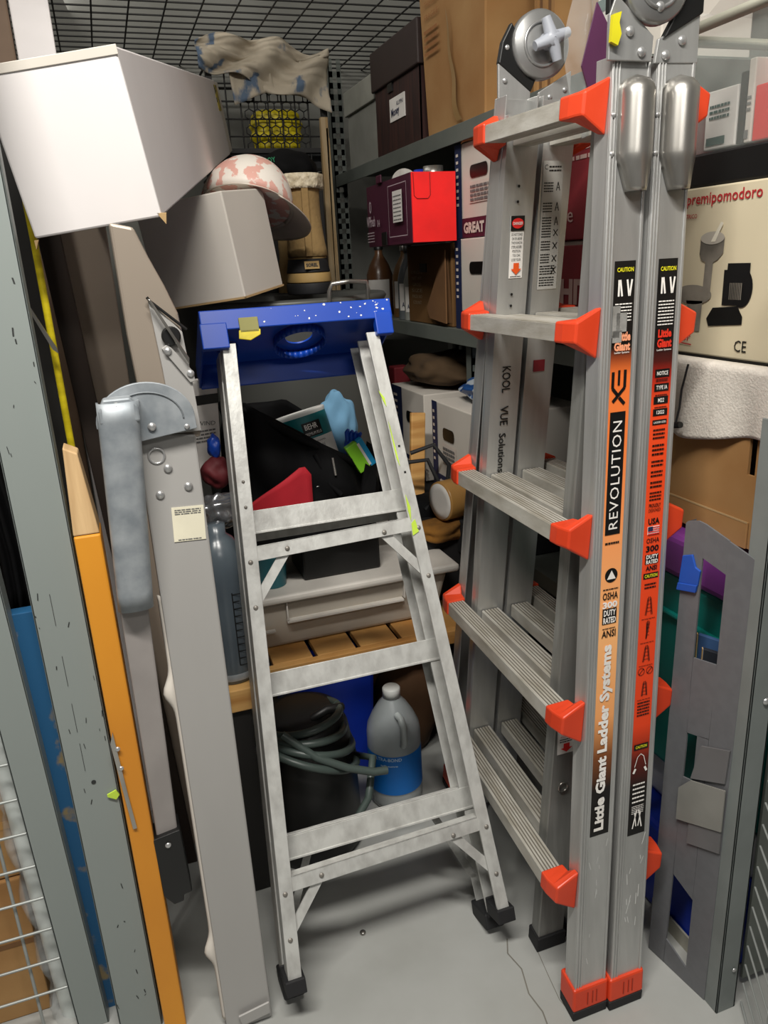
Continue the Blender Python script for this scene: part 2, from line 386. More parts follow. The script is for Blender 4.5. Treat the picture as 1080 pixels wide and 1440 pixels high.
# hinge half disc
poly = []
for i in range(25):
    a = PI * (1 - i / 24) * 1.02; poly.append((.030 + .066 * math.cos(a), 1.085 + .054 * math.sin(a)))
poly += [(.097, 1.068), (.02, 1.058)]
MB().prism(poly, 1, F - .016, F - .010).build('hinge_disc', GALV, t, .001)
ring = [(.030 + .05 * math.cos(a / 20 * PI * .9), F - .0165, 1.085 + .04 * math.sin(a / 20 * PI * .9)) for a in range(21)]
m = MB(); m.tube(ring, .0012, 6); m.build('hinge_groove', mat('dark_galvanised', '#7b8084', .5, .3), t)
def cov(u, v):
    z = 1.118 - v * .30; xc = -.004 - .019 * v; w = .0265 - .003 * v; a = PI * u
    return (xc - w * math.cos(a), 1.10 - .024 * math.sin(a) ** .35, z)
m = MB(); m.grid(cov, 16, 12); m.build('galvanised_sleeve', GALV, t, solid=.003)
m = MB(); m.prism([(-.030, 1.108), (-.022, 1.124), (.012, 1.124), (.022, 1.112), (.022, 1.09), (-.030, 1.09)], 1, 1.078, 1.10); m.build('sleeve_cap', GALV, t, .003)
m = MB(); m.hexa([(-.050, 1.11, .40), (-.016, 1.11, .40), (-.016, 1.14, .40), (-.050, 1.14, .40), (-.046, 1.10, .83), (-.006, 1.10, .83), (-.006, 1.13, .83), (-.046, 1.13, .83)])
m.build('lower_rail', mat('taupe_enamel', '#9c9693', .42, .1), t, .003)
m = MB(); m.prism([(-.056, .405), (-.012, .412), (-.008, .285), (-.022, .282), (-.024, .27), (-.040, .268), (-.054, .29)], 1, 1.10, 1.145); m.build('end_cap', BLACK, t, .002)
m = MB(); rivet(m, (-.034, 1.099, .39), .005); m.build('rivet', RIVET, t)
rivets('rivet', RIVET, t, [(.036, F - .017, 1.077, .006), (-.006, 1.0775, 1.114, .005), (.083, F - .0165, 1.072, .004)] + [(x, yl(z) - .0005, z, .0065) for x, z in ((.050, 1.012), (.034, .975), (.075, .982))])
m = MB(); zz = 1.032
m.tube([(.037 + .011 * math.cos(a / 20 * 2 * PI), yl(zz) - .001, zz + .011 * math.sin(a / 20 * 2 * PI)) for a in range(20)], .0018, 6, True); m.build('bolt_ring', RIVET, t)
Ms = frame((.044, yl(.9) - .0012, .902), (1, 0, -.05), (0.05, .056, 1))
MB(Ms).box(0, .046, 0, .052, -.0008, 0).build('paper_sticker', mat('cream_sticker', '#e9e3cb', .6), t)
MB(Ms).lines(.004, .042, .041, .050, 3).lines(.006, .04, .002, .005, 1).build('small_print', LABG, t)
m = MB(); m.prism([(.035, .035), (.09, .045), (.09, .02), (.04, .012)], 1, 1.052, 1.056); m.build('foot_strap', GREYF, t, .001)

# ------------------------------------------------------------------ white boxes
def euler(c, a): 
    from mathutils import Euler
    return Matrix.Translation(c) @ Euler([math.radians(x) for x in a], 'XYZ').to_matrix().to_4x4()
Mb = euler((.184, 2.005, 1.592), (10.1, -6.7, -14.5)); hx, hy, hz = .089, .85, .1035
t = thing('long_white_box', (0, 1.2, 1.4), 'long white cardboard box balanced on the grey folding frame', 'box')
MB(Mb).box(-hx, hx, -hy, hy - .16, -hz, hz).build('carton', WHITE, t, .003)
MB(Mb).box(-hx + .002, hx - .002, hy - .158, hy, -hz + .002, hz - .002).build('end_flap', WHITE2, t, .003)
MB(Mb).box(hx - .0005, hx + .001, hy - .22, hy - .12, 0.02, .09).build('yellow_label', mat('yellow_black_label', '#c9b31c', .6, 0, '#1a1a14', 60, (1, 1, 1), .45, .5), t)
MB(Mb).box(-hx - .001, hx + .001, -hy - .0015, -hy, hz - .010, hz + .0015).build('flap_edge', WHITE2, t, .001)
m = MB(Mb); m.prism([(-hx - .002, -hz - .002), (-hx + .004, -hz - .002), (-hx - .003, -hz - .014)], 1, -hy, -hy + .004); m.prism([(hx - .006, -hz + .006), (hx + .007, -hz + .004), (hx + .003, -hz - .010)], 1, -hy, -hy + .004)
m.build('torn_corner', CARDE, t)
Mq = euler((.252, 1.90, 1.325), (5.1, -5.7, -37.7))
t = thing('white_box', (.25, 1.84, 1.22), 'short white cardboard box under the long box, beside the hard hat', 'box')
MB(Mq).box(-.11, .11, -.10, .10, -.11, .11).build('carton', WHITE2, t, .003)
MB(Mq).box(-.112, .112, -.102, -.1, -.112, -.108).box(.108, .112, -.102, .10, -.112, -.108).build('bottom_edge', CARDE, t)

# ------------------------------------------------------------------ metal tub with handle
t = thing('metal_tub', (.46, 2.17, .56), 'large dull metal tub with wire handles behind the stepladder', 'tub')
MB().lathe([(.24, .56), (.285, 1.15), (.291, 1.18), (.297, 1.19), (.291, 1.2), (.283, 1.19), (.275, 1.15), (.23, .58), (.0001, .58)], (.46, 2.19, 0), 56).build('bowl', TUBM, t)
m = MB()
for s in (-1, 1):
    m.tube([(.57 + s * .048, 1.93, 1.165), (.57 + s * .05, 1.90, 1.17), (.57 + s * .05, 1.885, 1.215), (.57 + s * .044, 1.88, 1.232), (.57, 1.88, 1.236)], .0055, 10)
m.build('handle', CHROME, t)
MB().box(.505, .56, 1.915, 1.93, 1.15, 1.18).box(.585, .64, 1.925, 1.935, 1.15, 1.18).build('handle_bracket', TUBM, t, .004)

# ------------------------------------------------------------------ wooden low shelf and plastic bin
t = thing('wooden_slat_shelf', (.45, 1.7, .3), 'low pine shelf of slats behind the stepladder', 'shelf')
MB().box(.13, .775, 1.60, 1.62, .352, .388).build('front_rail', WOODX, t, .002)
for i in range(6):
    xa = .14 + i * .108; MB().box(xa, xa + .096, 1.621, 2.35, .372, .388).build('slat', WOOD, t, .002)
MB().box(.13, .775, 2.33, 2.35, .33, .37).build('rear_rail', WOODX, t, .002)
for x in (.14, .76): MB().box(x - .01, x + .01, 1.63, 1.66, 0, .371).box(x - .01, x + .01, 2.29, 2.32, 0, .33).build('leg', mat('dark_leg', '#2a2622', .6), t)
t = thing('storage_bin', (.46, 1.95, .39), 'shallow frosted plastic storage bin with white lid on the pine shelf', 'bin')
m = MB(); m.hexa([(.215, 1.70, .389), (.70, 1.70, .389), (.70, 2.16, .389), (.215, 2.16, .389), (.19, 1.675, .52), (.725, 1.675, .52), (.725, 2.19, .52), (.19, 2.19, .52)])
m.build('body', BINP, t, .012, 3)
m = MB()
for x in (.30, .60): m.box(x, x + .004, 1.668, 1.69, .47, .52)
m.box(.30, .60, 1.668, 1.69, .462, .468); m.box(.19, .27, 1.668, 1.68, .445, .45); m.build('moulded_rib', LIDP, t, .001)
MB().box(.165, .75, 1.655, 2.21, .52, .541).build('lid', LIDP, t, .009, 3)
# contents on the lid
t = thing('black_box', (.5, 1.85, .541), 'black open box on the white bin lid', 'box')
MB().box(.36, .56, 1.72, 1.86, .5415, .64).build('body', BLACK, t, .006)
MB().box(.40, .62, 1.78, 1.87, .641, .655).build('top_cloth', FABRIC, t, .006)
t = MB().lathe([(.034, .542), (.04, .62), (.043, .625), (.040, .625), (.032, .547), (.0001, .547)], (.285, 1.74, 0), 28).build('plastic_tub', mat('teal_clear', '#2c6a74', .3, alpha=.85))
tag(t, 'small teal see-through tub on the left of the bin lid', 'tub')
def bag(u, v):
    a = 2 * PI * u; h = v
    rx = .19 * (1 - .12 * h) ; ry = .105 * (1 - .05 * h)
    n = noise.noise(V((math.cos(a) * 2, math.sin(a) * 2, h * 4))) * .02 + .012 * math.sin(a * 7 + h * 5)
    x = .385 + (rx + n) * math.cos(a); y = 1.76 + (ry + n) * math.sin(a)
    fr = max(0, min(1, (1.80 - y) / .10)); top = (1 - fr) * (.97 - .15 * max(0, x - .38) / .2) + fr * (1.022 - .66 * (x - .22))
    return (x, y, .66 + (top - .66) * h)
t = thing('black_tote_bag', (.39, 1.80, .66), 'open black fabric bag with a red patch in front of the tub', 'bag')
m = MB(); m.grid(bag, 80, 20); m.add([bag(i / 40, 0) for i in range(40)], [tuple(range(40))]); m.build('bag_body', FABRIC, t, solid=.004)
m = MB(); m.grid(lambda u, v: (.225 + u * .155, 1.640 - .006 * v + .004 * math.sin(u * 8), .745 + v * (.03 + .075 * min(1, u * 1.2) * (1 if u < .92 else .75))), 12, 6); m.build('red_patch', REDF, t, solid=.004)
m = MB(); m.tube([(.25, 1.69, .985), (.30, 1.672, .955), (.36, 1.664, .915), (.42, 1.664, .88), (.48, 1.672, .845), (.52, 1.69, .815)], [.006, .008, .009, .009, .008, .007], 12)
m.tube([(.40, 1.665, .87), (.425, 1.655, .80), (.45, 1.65, .77)], .007, 8); m.build('rolled_rim', FABRIC, t)
m = MB(); m.tube([(.435, 1.648, .86), (.438, 1.642, .82)], .003, 8); m.build('zip_pull', CHROME, t)
m = MB(); m.hexa([(.50, 1.655, .76), (.535, 1.655, .76), (.535, 1.665, .76), (.50, 1.665, .76), (.530, 1.675, .88), (.556, 1.675, .86), (.556, 1.685, .86), (.530, 1.685, .88)]); m.build('strap', FABRIC, t)
# paint can
Mc = euler((.402, 1.735, .89), (-10, -13, -6)) @ Matrix.Scale(1.12, 4)
t = thing('paint_can', (.418, 1.72, .80), 'paint can with teal and white label tilted in the black bag', 'paint can')
MB(Mc).lathe([(.053, -.095), (.053, .052), (.0545, .056), (.053, .06), (.048, .06), (.046, .055), (.0001, .055)], (0, 0, 0), 40).build('can', mat('can_white', '#dcdcd8', .4), t)
MB(Mc).lathe([(.0533, .002), (.0533, .050)], (0, 0, 0), 40).build('teal_band', TEALL, t)
m = MB(Mc)
def cyl(mb, R, a0, a1, z0, z1, n=10):
    for i in range(n):
        p = a0 + (a1 - a0) * i / n; q = a0 + (a1 - a0) * (i + 1) / n
        mb.add([(R * math.sin(p), -R * math.cos(p), z0), (R * math.sin(q), -R * math.cos(q), z0), (R * math.sin(q), -R * math.cos(q), z1), (R * math.sin(p), -R * math.cos(p), z1)], [(0, 1, 2, 3)])
def wraptext(Mx, R, txt, a0, a1, z, h, bold=.0, gap=.0006):
    mb = MB(None, lambda x, y, zz: Mx @ V((R * 1.0 * math.sin(x / R) + 0, -R * math.cos(x / R), y)))
    mb.text(txt, (a1 - a0) * R, h, (a0 + a1) / 2 * R, z, 0, bold); return mb
cyl(m, .0537, -.15, .62, .006, .036); m.build('name_plate', BLACKm, t)
m = wraptext(Mc, .0541, 'BEHR', -.06, .46, .0265, .011, .012); m2 = wraptext(Mc, .0541, 'PREMIUM PLUS', -.1, .57, .012, .006, .0)
k = len(m.v); m.v += m2.v; m.f += [tuple(i + k for i in f) for f in m2.f]; m.sm += m2.sm
m.build('name_lettering', PAPER, t)
m = None
for (s_, a, b, z, h) in (('INT. SATIN ENAMEL', -.3, .65, -.006, .003), ('APPRET ET PEINTURE', -.65, .55, -.016, .006), ('EXCELLENT POUR', -.2, .5, -.028, .004), ('MURS ET BOISERIES', -.3, .6, -.036, .004)):
    q = wraptext(Mc, .0537, s_, a, b, z, h)
    if m is None: m = q
    else:
        k = len(m.v); m.v += q.v; m.f += [tuple(i + k for i in f) for f in q.f]; m.sm += q.sm
m.build('label_print', LABG, t)
# blue glove, cloth, sponge pack
m = blob((.492, 1.79, .905), (.045, .025, .085), 5, .18, 1.6, 2)
tag(m.build('blue_cloth', SKYC), 'light blue crumpled cloth behind the paint can', 'cloth')
t = thing('blue_glove', (.50, 1.70, .82), 'bright blue work glove beside the paint can', 'glove')
m = blob((.500, 1.70, .865), (.020, .014, .036), 4, .1, 2); m.build('palm', BLUE, t)
for i in range(4): MB().tube([(.486 + i * .009, 1.692, .885), (.484 + i * .010, 1.688, .906 - i * .003), (.487 + i * .010, 1.684, .912 - i * .004)], [.006, .0055, .004], 8).build('finger', BLUE, t)
Mp = euler((.512, 1.675, .852), (0, -28, 0))
t = thing('sponge_pack', (.512, 1.672, .76), 'lime green and blue sponge packet in front of the blue glove', 'sponge packet')
MB(Mp).box(-.026, .004, -.008, .012, -.036, .036).build('green_side', mat('lime_pack', '#86cf2a', .5), t, .002)
MB(Mp).box(.0045, .020, -.008, .012, -.036, .036).build('blue_side', mat('aqua_pack', '#1a9fd8', .5), t, .002)
MB(Mp).box(.002, .008, -.0085, -.008, -.030, .03).build('white_stripe', PAPER, t)

# left clutter between frame and stepladder
t = thing('grey_water_jug', (.135, 1.42, .48), 'grey translucent jug with measuring scale left of the stepladder', 'jug')
MB().lathe([(.048, .50), (.052, .51), (.052, .72), (.046, .76), (.03, .79), (.018, .80), (.018, .82), (.0001, .82)], (.135, 1.42, 0), 32).build('body', JUGG, t)
m = MB(frame((.150, 1.369, .54), (1, .05, 0), (0, 0, 1)))
for i in range(11): m.rect(-.004, .008 if i % 2 else .014, i * .015, i * .015 + .002)
m.rect(-.006, -.004, 0, .155); m.build('scale_marks', BLACKm, t)
MB().lathe([(.0525, .508), (.0535, .515), (.0525, .522)], (.135, 1.42, 0), 32).build('base_rim', GALV, t)
m = MB().box(.07, .185, 1.35, 1.50, .45, .498); tag(m.build('wooden_block', WOOD, None, .002), 'pine block under the grey jug', 'wood block')
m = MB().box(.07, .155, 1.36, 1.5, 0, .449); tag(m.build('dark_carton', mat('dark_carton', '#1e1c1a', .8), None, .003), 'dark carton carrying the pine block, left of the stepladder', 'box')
t = thing('paper_packet', (.15, 1.6, .84), 'white paper packet with print beside the black bag', 'packet')
Mt = euler((.158, 1.62, .99), (8, 0, 14))
MB(Mt).box(-.03, .03, -.012, .012, -.12, .08).build('packet_body', PAPER, t, .004)
MB(Mt).box(-.03, .03, -.013, -.0121, .03, .05).build('dark_band', BLACKm, t)
m = MB(Mt @ frame((0, -.0125, 0), (1, 0, 0), (0, 0, 1))); m.text('WIND', .04, .009, 0, -.01, rot=-.1); m.lines(-.024, .02, -.05, -.02, 4); m.build('packet_print', LABG, t)
m = blob((.165, 1.56, .885), (.030, .03, .032), 4, .15, 1.5); tag(m.build('red_pouch', mat('red_pouch', '#5f141b', .7)), 'dark red pouch below the paper packet', 'pouch')
m = blob((.166, 1.56, .938), (.014, .014, .024), 4, .15, 1.5, 3); tag(m.build('blue_pouch', BLUE), 'small blue pouch on the dark red pouch', 'pouch')
m = blob((.155, 1.50, .82), (.042, .03, .036), 4, .2, 2, 5); tag(m.build('silver_bag', mat('silver_foil', '#8f9194', .25, .8)), 'crumpled silver foil bag above the grey jug', 'bag')
m = blob((.208, 1.56, .85), (.017, .02, .06), 4, .18, 2, 6); tag(m.build('clear_bottle', mat('smoky_plastic', '#55585b', .15, .4)), 'crumpled smoky plastic bottle inside the stepladder left rail', 'bottle')
m = MB().box(.09, .20, 1.46, 1.70, .0, .80); tag(m.build('tall_dark_box', mat('tall_dark_box', '#22201f', .8), None, .004), 'tall dark box holding the packets left of the pine shelf', 'box') if False else None

# ------------------------------------------------------------------ under the shelf: trash can, hose, jug, blue bin
t = thing('black_trash_can', (.29, 1.45, 0), 'black plastic can with a hose coiled on it, under the pine shelf', 'can')
MB().lathe([(.11, 0), (.118, .02), (.112, .22), (.10, .30), (.085, .335), (.06, .345), (.0001, .345)], (.278, 1.48, 0), 40).build('can_body', BLACK, t)
MB().tube([(.29, 1.43, .345), (.32, 1.42, .365), (.36, 1.44, .35)], .01, 8).build('can_handle', BLACK, t)
hm = []
def coil(cx, cy, z, r, ry, tilt, a0, a1, n=40):
    return [(cx + r * math.cos(a0 + (a1 - a0) * i / n), cy + ry * math.sin(a0 + (a1 - a0) * i / n), z + tilt * math.cos(a0 + (a1 - a0) * i / n) - .03 * math.sin(a0 + (a1 - a0) * i / n)) for i in range(n + 1)]
m = MB()
pth = []
for k in range(4): pth += coil(.275 - .004 * (k % 2), 1.46 - .004 * k, .335 - .022 * k, .080 + .010 * k, .105 + .009 * k, .012 - .022 * k, 0, 2 * PI)
pth += [(.40, 1.36, .26), (.375, 1.325, .19), (.33, 1.31, .14), (.27, 1.31, .11), (.22, 1.33, .10)]
m.tube(pth, .0085, 10)
m.tube([(.21, 1.36, .37), (.27, 1.325, .32), (.33, 1.315, .285), (.385, 1.31, .262), (.415, 1.31, .258)], .0085, 10)
tag(m.build('garden_hose', HOSE), 'grey-green hose coiled over the black can', 'hose')
t = thing('blue_bin', (.46, 1.8, 0), 'deep blue plastic bin behind the black can', 'bin')
m = MB(); m.hexa([(.30, 1.66, 0), (.492, 1.66, 0), (.492, 1.9, 0), (.30, 1.9, 0), (.28, 1.63, .34), (.50, 1.63, .34), (.50, 1.93, .34), (.28, 1.93, .34)]); m.build('bin_body', BLUED, t, .01)
MB().box(.27, .505, 1.62, 1.94, .32, .342).build('rim', BLUED, t, .004)
t = thing('gallon_jug', (.505, 1.52, 0), 'clear gallon jug with blue label on the floor', 'jug')
jc = (.508, 1.535, 0); jr = .0655
MB().lathe([(.05, .002), (jr - .004, .008), (jr, .02), (jr, .195), (jr - .003, .215), (jr - .014, .240), (.035, .268), (.022, .283), (.0185, .288), (.0185, .295)], jc, 40).build('bottle', TRANS, t)
MB().lathe([(.0001, .288), (.0215, .288), (.0215, .309), (.019, .312), (.0001, .312)], jc, 28).build('cap', mat('milky_cap', '#c9cbc8', .5), t)
MB().lathe([(.0001, .006), (jr - .004, .006), (jr - .003, .02), (jr - .003, .055), (.0001, .055)], jc, 36).build('liquid', mat('white_liquid', '#d9dad7', .4), t)
Mj = Matrix.Translation(jc); Mj = Mj @ Matrix.Rotation(-.32, 4, 'Z')
m = MB(Mj); cyl(m, jr + .0006, -1.5, 1.5, .052, .160, 36); m.build('paper_label', BLUL, t)
m = None
for (s_, a, b, z, h) in (('ULTRA-BOND', -.85, .25, .152, .009), ('adhesive', -.55, .1, .135, .005)):
    q = wraptext(Mj, jr + .0012, s_, a, b, z, h, .02)
    if m is None: m = q
    else:
        k = len(m.v); m.v += q.v; m.f += [tuple(i + k for i in f) for f in q.f]; m.sm += q.sm
cyl(m, jr + .0012, .58, .60, .056, .156, 1)
for i in range(6): cyl(m, jr + .0012, -.9 + .1 * (i % 2), .3, .072 + i * .0085, .0735 + i * .0085, 8)
for i in range(8): cyl(m, jr + .0012, .66, 1.2, .075 + i * .008, .0762 + i * .008, 4)
m.build('label_lettering', mat('pale_blue_print', '#bcd8ee', .5), t)
m = MB(); m.tube([(.504, 1.488, .262), (.506, 1.470, .262), (.508, 1.460, .245), (.509, 1.460, .205), (.509, 1.470, .188)], .0085, 10); m.build('grip', mat('milky_grip', '#a9b0b0', .4), t)
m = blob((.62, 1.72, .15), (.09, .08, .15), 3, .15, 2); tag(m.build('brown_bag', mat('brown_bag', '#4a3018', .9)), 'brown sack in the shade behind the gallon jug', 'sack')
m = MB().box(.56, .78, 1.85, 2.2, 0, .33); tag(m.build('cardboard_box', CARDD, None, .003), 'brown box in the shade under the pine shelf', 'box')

# ------------------------------------------------------------------ STEPLADDER
SA = math.radians(19); sn, cs = math.sin(SA), math.cos(SA)
def SL(x, n, w): return (x, 1.062 + w * sn - n * cs, w * cs + n * sn)
t = thing('stepladder', (.337, 1.07, 0), 'closed aluminium stepladder with blue plastic cap leaning in the middle', 'stepladder')
def lx(w): return .121 + .062 * w / 1.19      # outer left edge
def rx(w): return .561 - .085 * w / 1.19      # outer right edge
def srail(side, w0, w1, n0, n1, web):
    m = MB(None, SL); e = lx if side < 0 else rx; d = .024 * (-side)
    def bar(o0, o1, na, nb):
        a0, a1 = e(w0), e(w1); m.hexa([(a0 + d * o0, na, w0), (a0 + d * o1, na, w0), (a0 + d * o1, nb, w0), (a0 + d * o0, nb, w0), (a1 + d * o0, na, w1), (a1 + d * o1, na, w1), (a1 + d * o1, nb, w1), (a1 + d * o0, nb, w1)])
    bar(0, 1, n1 - .002, n1); bar(0, .1, n0, n1 - .002); bar(0, 1, n0, n0 + .002) if web else None
    bar(.93, 1.0, n1 - .006, n1 - .002)
    return m
for s in (-1, 1):
    srail(s, .03, 1.20, -.06, -.002, 1).build('front_rail', ALUs, t, .0008)
    srail(s, .075, 1.20, .02, .06, 0).build('rear_rail', ALUs, t, .0008)
def sbar(wl, wr, h, n0, n1, x0=None, x1=None):
    m = MB(None, SL); a = x0 if x0 is not None else lx(wl) + .004; b = x1 if x1 is not None else rx(wr) - .004
    return m.hexa([(a, n0, wl), (b, n0, wr), (b, n1, wr), (a, n1, wl), (a, n0, wl + h), (b, n0, wr + h), (b, n1, wr + h), (a, n1, wl + h)])
for k, w in enumerate((.262, .562, .862)):
    a, b = lx(w) + .003, rx(w) - .003
    m = MB(None, SL)
    m.box(a, b, -.004, -.001, w, w + .042)
    sl = lambda n0, w0, n1, w1, th: m.hexa([(a, n0, w0 - th), (b, n0, w0 - th), (b, n1, w1 - th), (a, n1, w1 - th), (a, n0, w0), (b, n0, w0), (b, n1, w1), (a, n1, w1)])
    sl(-.002, w + .042, -.076, w + .019, .003); m.box(a, b, -.078, -.075, w - .016, w + .019); m.box(a, b, -.003, .001, w - .001, w + .003)
    for j in range(5):
        f0, f1 = .1 + j * .18, .2 + j * .18; sl(-.002 - .074 * f0, w + .0435 - .023 * f0, -.002 - .074 * f1, w + .0435 - .023 * f1, .0014)
    m.build('step', ALUs, t, .0006)
for w in (.813, .232):
    m = sbar(w, w + .008, .026, .056, .059, lx(w) + .018, rx(w) - .018); 
    m2 = sbar(w + .024, w + .032, .002, .035, .059, lx(w) + .018, rx(w) - .018); k = len(m.v); m.v += m2.v; m.f += [tuple(i + k for i in f) for f in m2.f]; m.sm += m2.sm
    m.build('rear_bar', ALUs, t, .0006)
DRIV = mat('dull_rivet', '#8c8780', .5, .5)
def riv(x, w, n=.0605, r=.0045):
    rv = MB(None, SL)
    pts = [(x + r * math.cos(a * PI / 6) * q, n + d, w + r * math.sin(a * PI / 6) * q) for q, d in ((1, 0), (.7, .002)) for a in range(12)]
    rv.add(pts, [(i, (i + 1) % 12, 12 + (i + 1) % 12, 12 + i) for i in range(12)] + [tuple(range(12, 24))], True)
    rv.build('rivet', DRIV, t)
for w in (.813, .232):
    for s in (-1, 1):
        e = (lx if s < 0 else rx); xa = (lx(w) if s < 0 else rx(w)) - s * .078; xe = (e(w - .085)) - s * .014
        m = MB(None, SL); ww = .0085
        dx, dw = xe - xa, -.085; L_ = math.hypot(dx, dw); px, pw = -dw / L_ * ww, dx / L_ * ww
        w1 = w + .012; m.hexa([(xa - px, .050, w1 - pw), (xe - px, .050, w1 + dw - pw), (xe + px, .050, w1 + dw + pw), (xa + px, .050, w1 + pw), (xa - px, .0535, w1 - pw), (xe - px, .0535, w1 + dw - pw), (xe + px, .0535, w1 + dw + pw), (xa + px, .0535, w1 + pw)])
        m.build('diagonal_brace', ALUs, t)
        riv(xa, w + .014); riv(e(w) - s * .010, w + .012 - (.0 if s > 0 else .012)); riv(e(w - .085) - s * .011, w - .08)
riv(lx(.95) + .012, .955, .0605, .003); riv(lx(.9) + .012, .91, .0605, .003)
m = MB(None, SL)
for w in (.93, .98): m.box(rx(w) - .013, rx(w) - .009, .0601, .0606, w, w + .004)
m.build('hole', BLACKm, t)
# feet
for s in (-1, 1):
    e = lx if s < 0 else rx
    def fo(x): return e(.03) - s * x
    m = MB(None, SL); a, b = sorted((fo(-.004), fo(.032))); m.box(a, b, .012, .066, .058, .085); m.box(a, b, .012, .016, .05, .09); m.build('rear_foot', RUBBER, t, .003)
    m = MB(None, SL); a, b = sorted((fo(-.004), fo(.034))); m.box(a, b, -.068, .002, .018, .05); m.build('front_foot', RUBBER, t, .003)
# front lower gusset
for s in (-1, 1):
    e = lx if s < 0 else rx; m = MB(None, SL)
    xa = e(.26) - s * .07; xe = e(.12) - s * .014
    m.hexa([(xa, -.05, .255), (xe, -.05, .11), (xe - s * .016, -.05, .11), (xa - s * .016, -.05, .255), (xa, -.047, .255), (xe, -.047, .11), (xe - s * .016, -.047, .11), (xa - s * .016, -.047, .255)])
    m.build('front_gusset', ALUd, t)
# blue cap : inverted tray
cap = MB(None, SL); a, b = .150, .503
cap.box(a, b, .066, .072, 1.222, 1.258)                       # near lip
cap.box(a + .004, b - .012, -.122, -.116, 1.158, 1.207)         # far lip
for q0, q1 in ((a, a + .004), (b - .004, b)): cap.hexa([(q0, -.12, 1.160), (q1, -.12, 1.160), (q1, .07, 1.21), (q0, .07, 1.21), (q0, -.12, 1.207), (q1, -.12, 1.207), (q1, .07, 1.258), (q0, .07, 1.258)])
cap.build('cap_rim', BLUE, t, .003)
# tray plate with round holes
def plate():
    bm = bmesh.new(); w0, w1 = 1.252, 1.258
    m = MB(None, SL); holes = [(.345, -.035, .027), (.208, -.05, .017)]
    nx, ny = 88, 48
    xs = [a + (b - a) * i / nx for i in range(nx + 1)]; ys = [-.12 + .19 * j / ny for j in range(ny + 1)]
    pts = []; 
    for j in range(ny + 1):
        for i in range(nx + 1):
            x, y = xs[i], ys[j]
            for cx, cy, r in holes:
                d = math.hypot(x - cx, y - cy)
                if abs(d - r) < .003: x = cx + (x - cx) / d * r; y = cy + (y - cy) / d * r
            pts.append((x, y, 1.256 - .265 * (.07 - y)))
    fs = []
    for j in range(ny):
        for i in range(nx):
            cx_, cy_ = (xs[i] + xs[i + 1]) / 2, (ys[j] + ys[j + 1]) / 2
            if any(math.hypot(cx_ - hx_, cy_ - hy_) < r for hx_, hy_, r in holes): continue
            k = j * (nx + 1) + i; fs.append((k, k + 1, k + nx + 2, k + nx + 1))
    m.add(pts, fs); bm.free(); return m
plate().build('cap_tray', BLUE, t, solid=.003)
for cx, cy, r, h in ((.345, -.035, .05, .016), (.208, -.05, .019, .012)):
    n = 30; m = MB(None, SL)
    for i in range(n):
        p, q = 2 * PI * i / n, 2 * PI * (i + 1) / n
        W_ = lambda y: 1.2525 - .265 * (.07 - y)
        yp, yq = cy + r * math.sin(p), cy + r * math.sin(q)
        m.add([(cx + r * math.cos(p), yp, W_(yp)), (cx + r * math.cos(q), yq, W_(yq)), (cx + r * math.cos(q), yq, W_(yq) - h), (cx + r * math.cos(p), yp, W_(yp) - h)], [(0, 1, 2, 3)], True)
    m.build('cap_moulding', BLUE, t, .0, solid=.002)
MB(None, SL).box(b - .035, b - .002, .055, .0735, 1.192, 1.235).build('cap_corner', BLUE, t, .002); MB(None, SL).box(a - .002, a + .045, .055, .0735, 1.190, 1.235).build('cap_corner', BLUE, t, .002)
m = MB(None, SL); rnd = random.Random(5)
for i in range(26):
    x = rnd.choice([rnd.gauss(.43, .015), rnd.gauss(.475, .01), rnd.uniform(.22, .5)]); w = rnd.uniform(1.225, 1.257); r = rnd.uniform(.0008, .003)
    m.add([(x + r * math.cos(k * PI / 3) * rnd.uniform(.5, 1.3), .0724, w + r * math.sin(k * PI / 3) * rnd.uniform(.4, 1)) for k in range(6)], [tuple(range(6))])
m.build('paint_spatter', PAPER, t)
t2 = thing('tape_wad', SL(.235, .075, 1.2), 'folded grey and yellow tape stuck on the blue cap lip', 'tape')
MB(None, SL).box(.216, .250, .0725, .077, 1.213, 1.240).build('grey_tape', mat('olive_tape', '#8f8b52', .7), t2, .001)
MB(None, SL).prism([(.212, 1.203), (.232, 1.199), (.251, 1.208), (.252, 1.218), (.214, 1.218)], 1, .0735, .077).build('yellow_tape', YEL, t2, .001)
t2 = thing('lime_tape_strip', SL(.49, .06, 1.0), 'torn lime green tape strip on the stepladder right rail', 'tape')
for po in ([(.456, 1.09), (.466, 1.075), (.467, 1.058), (.462, 1.07)], [(.466, 1.03), (.468, 1.02), (.473, .97), (.475, .945), (.471, .96), (.468, 1.0)], [(.477, .89), (.483, .865), (.480, .84), (.477, .86)], [(.480, .835), (.488, .842), (.492, .818), (.479, .812)]):
    MB(None, SL).prism(po, 1, .0605, .062).build('torn_piece', LIME, t2)

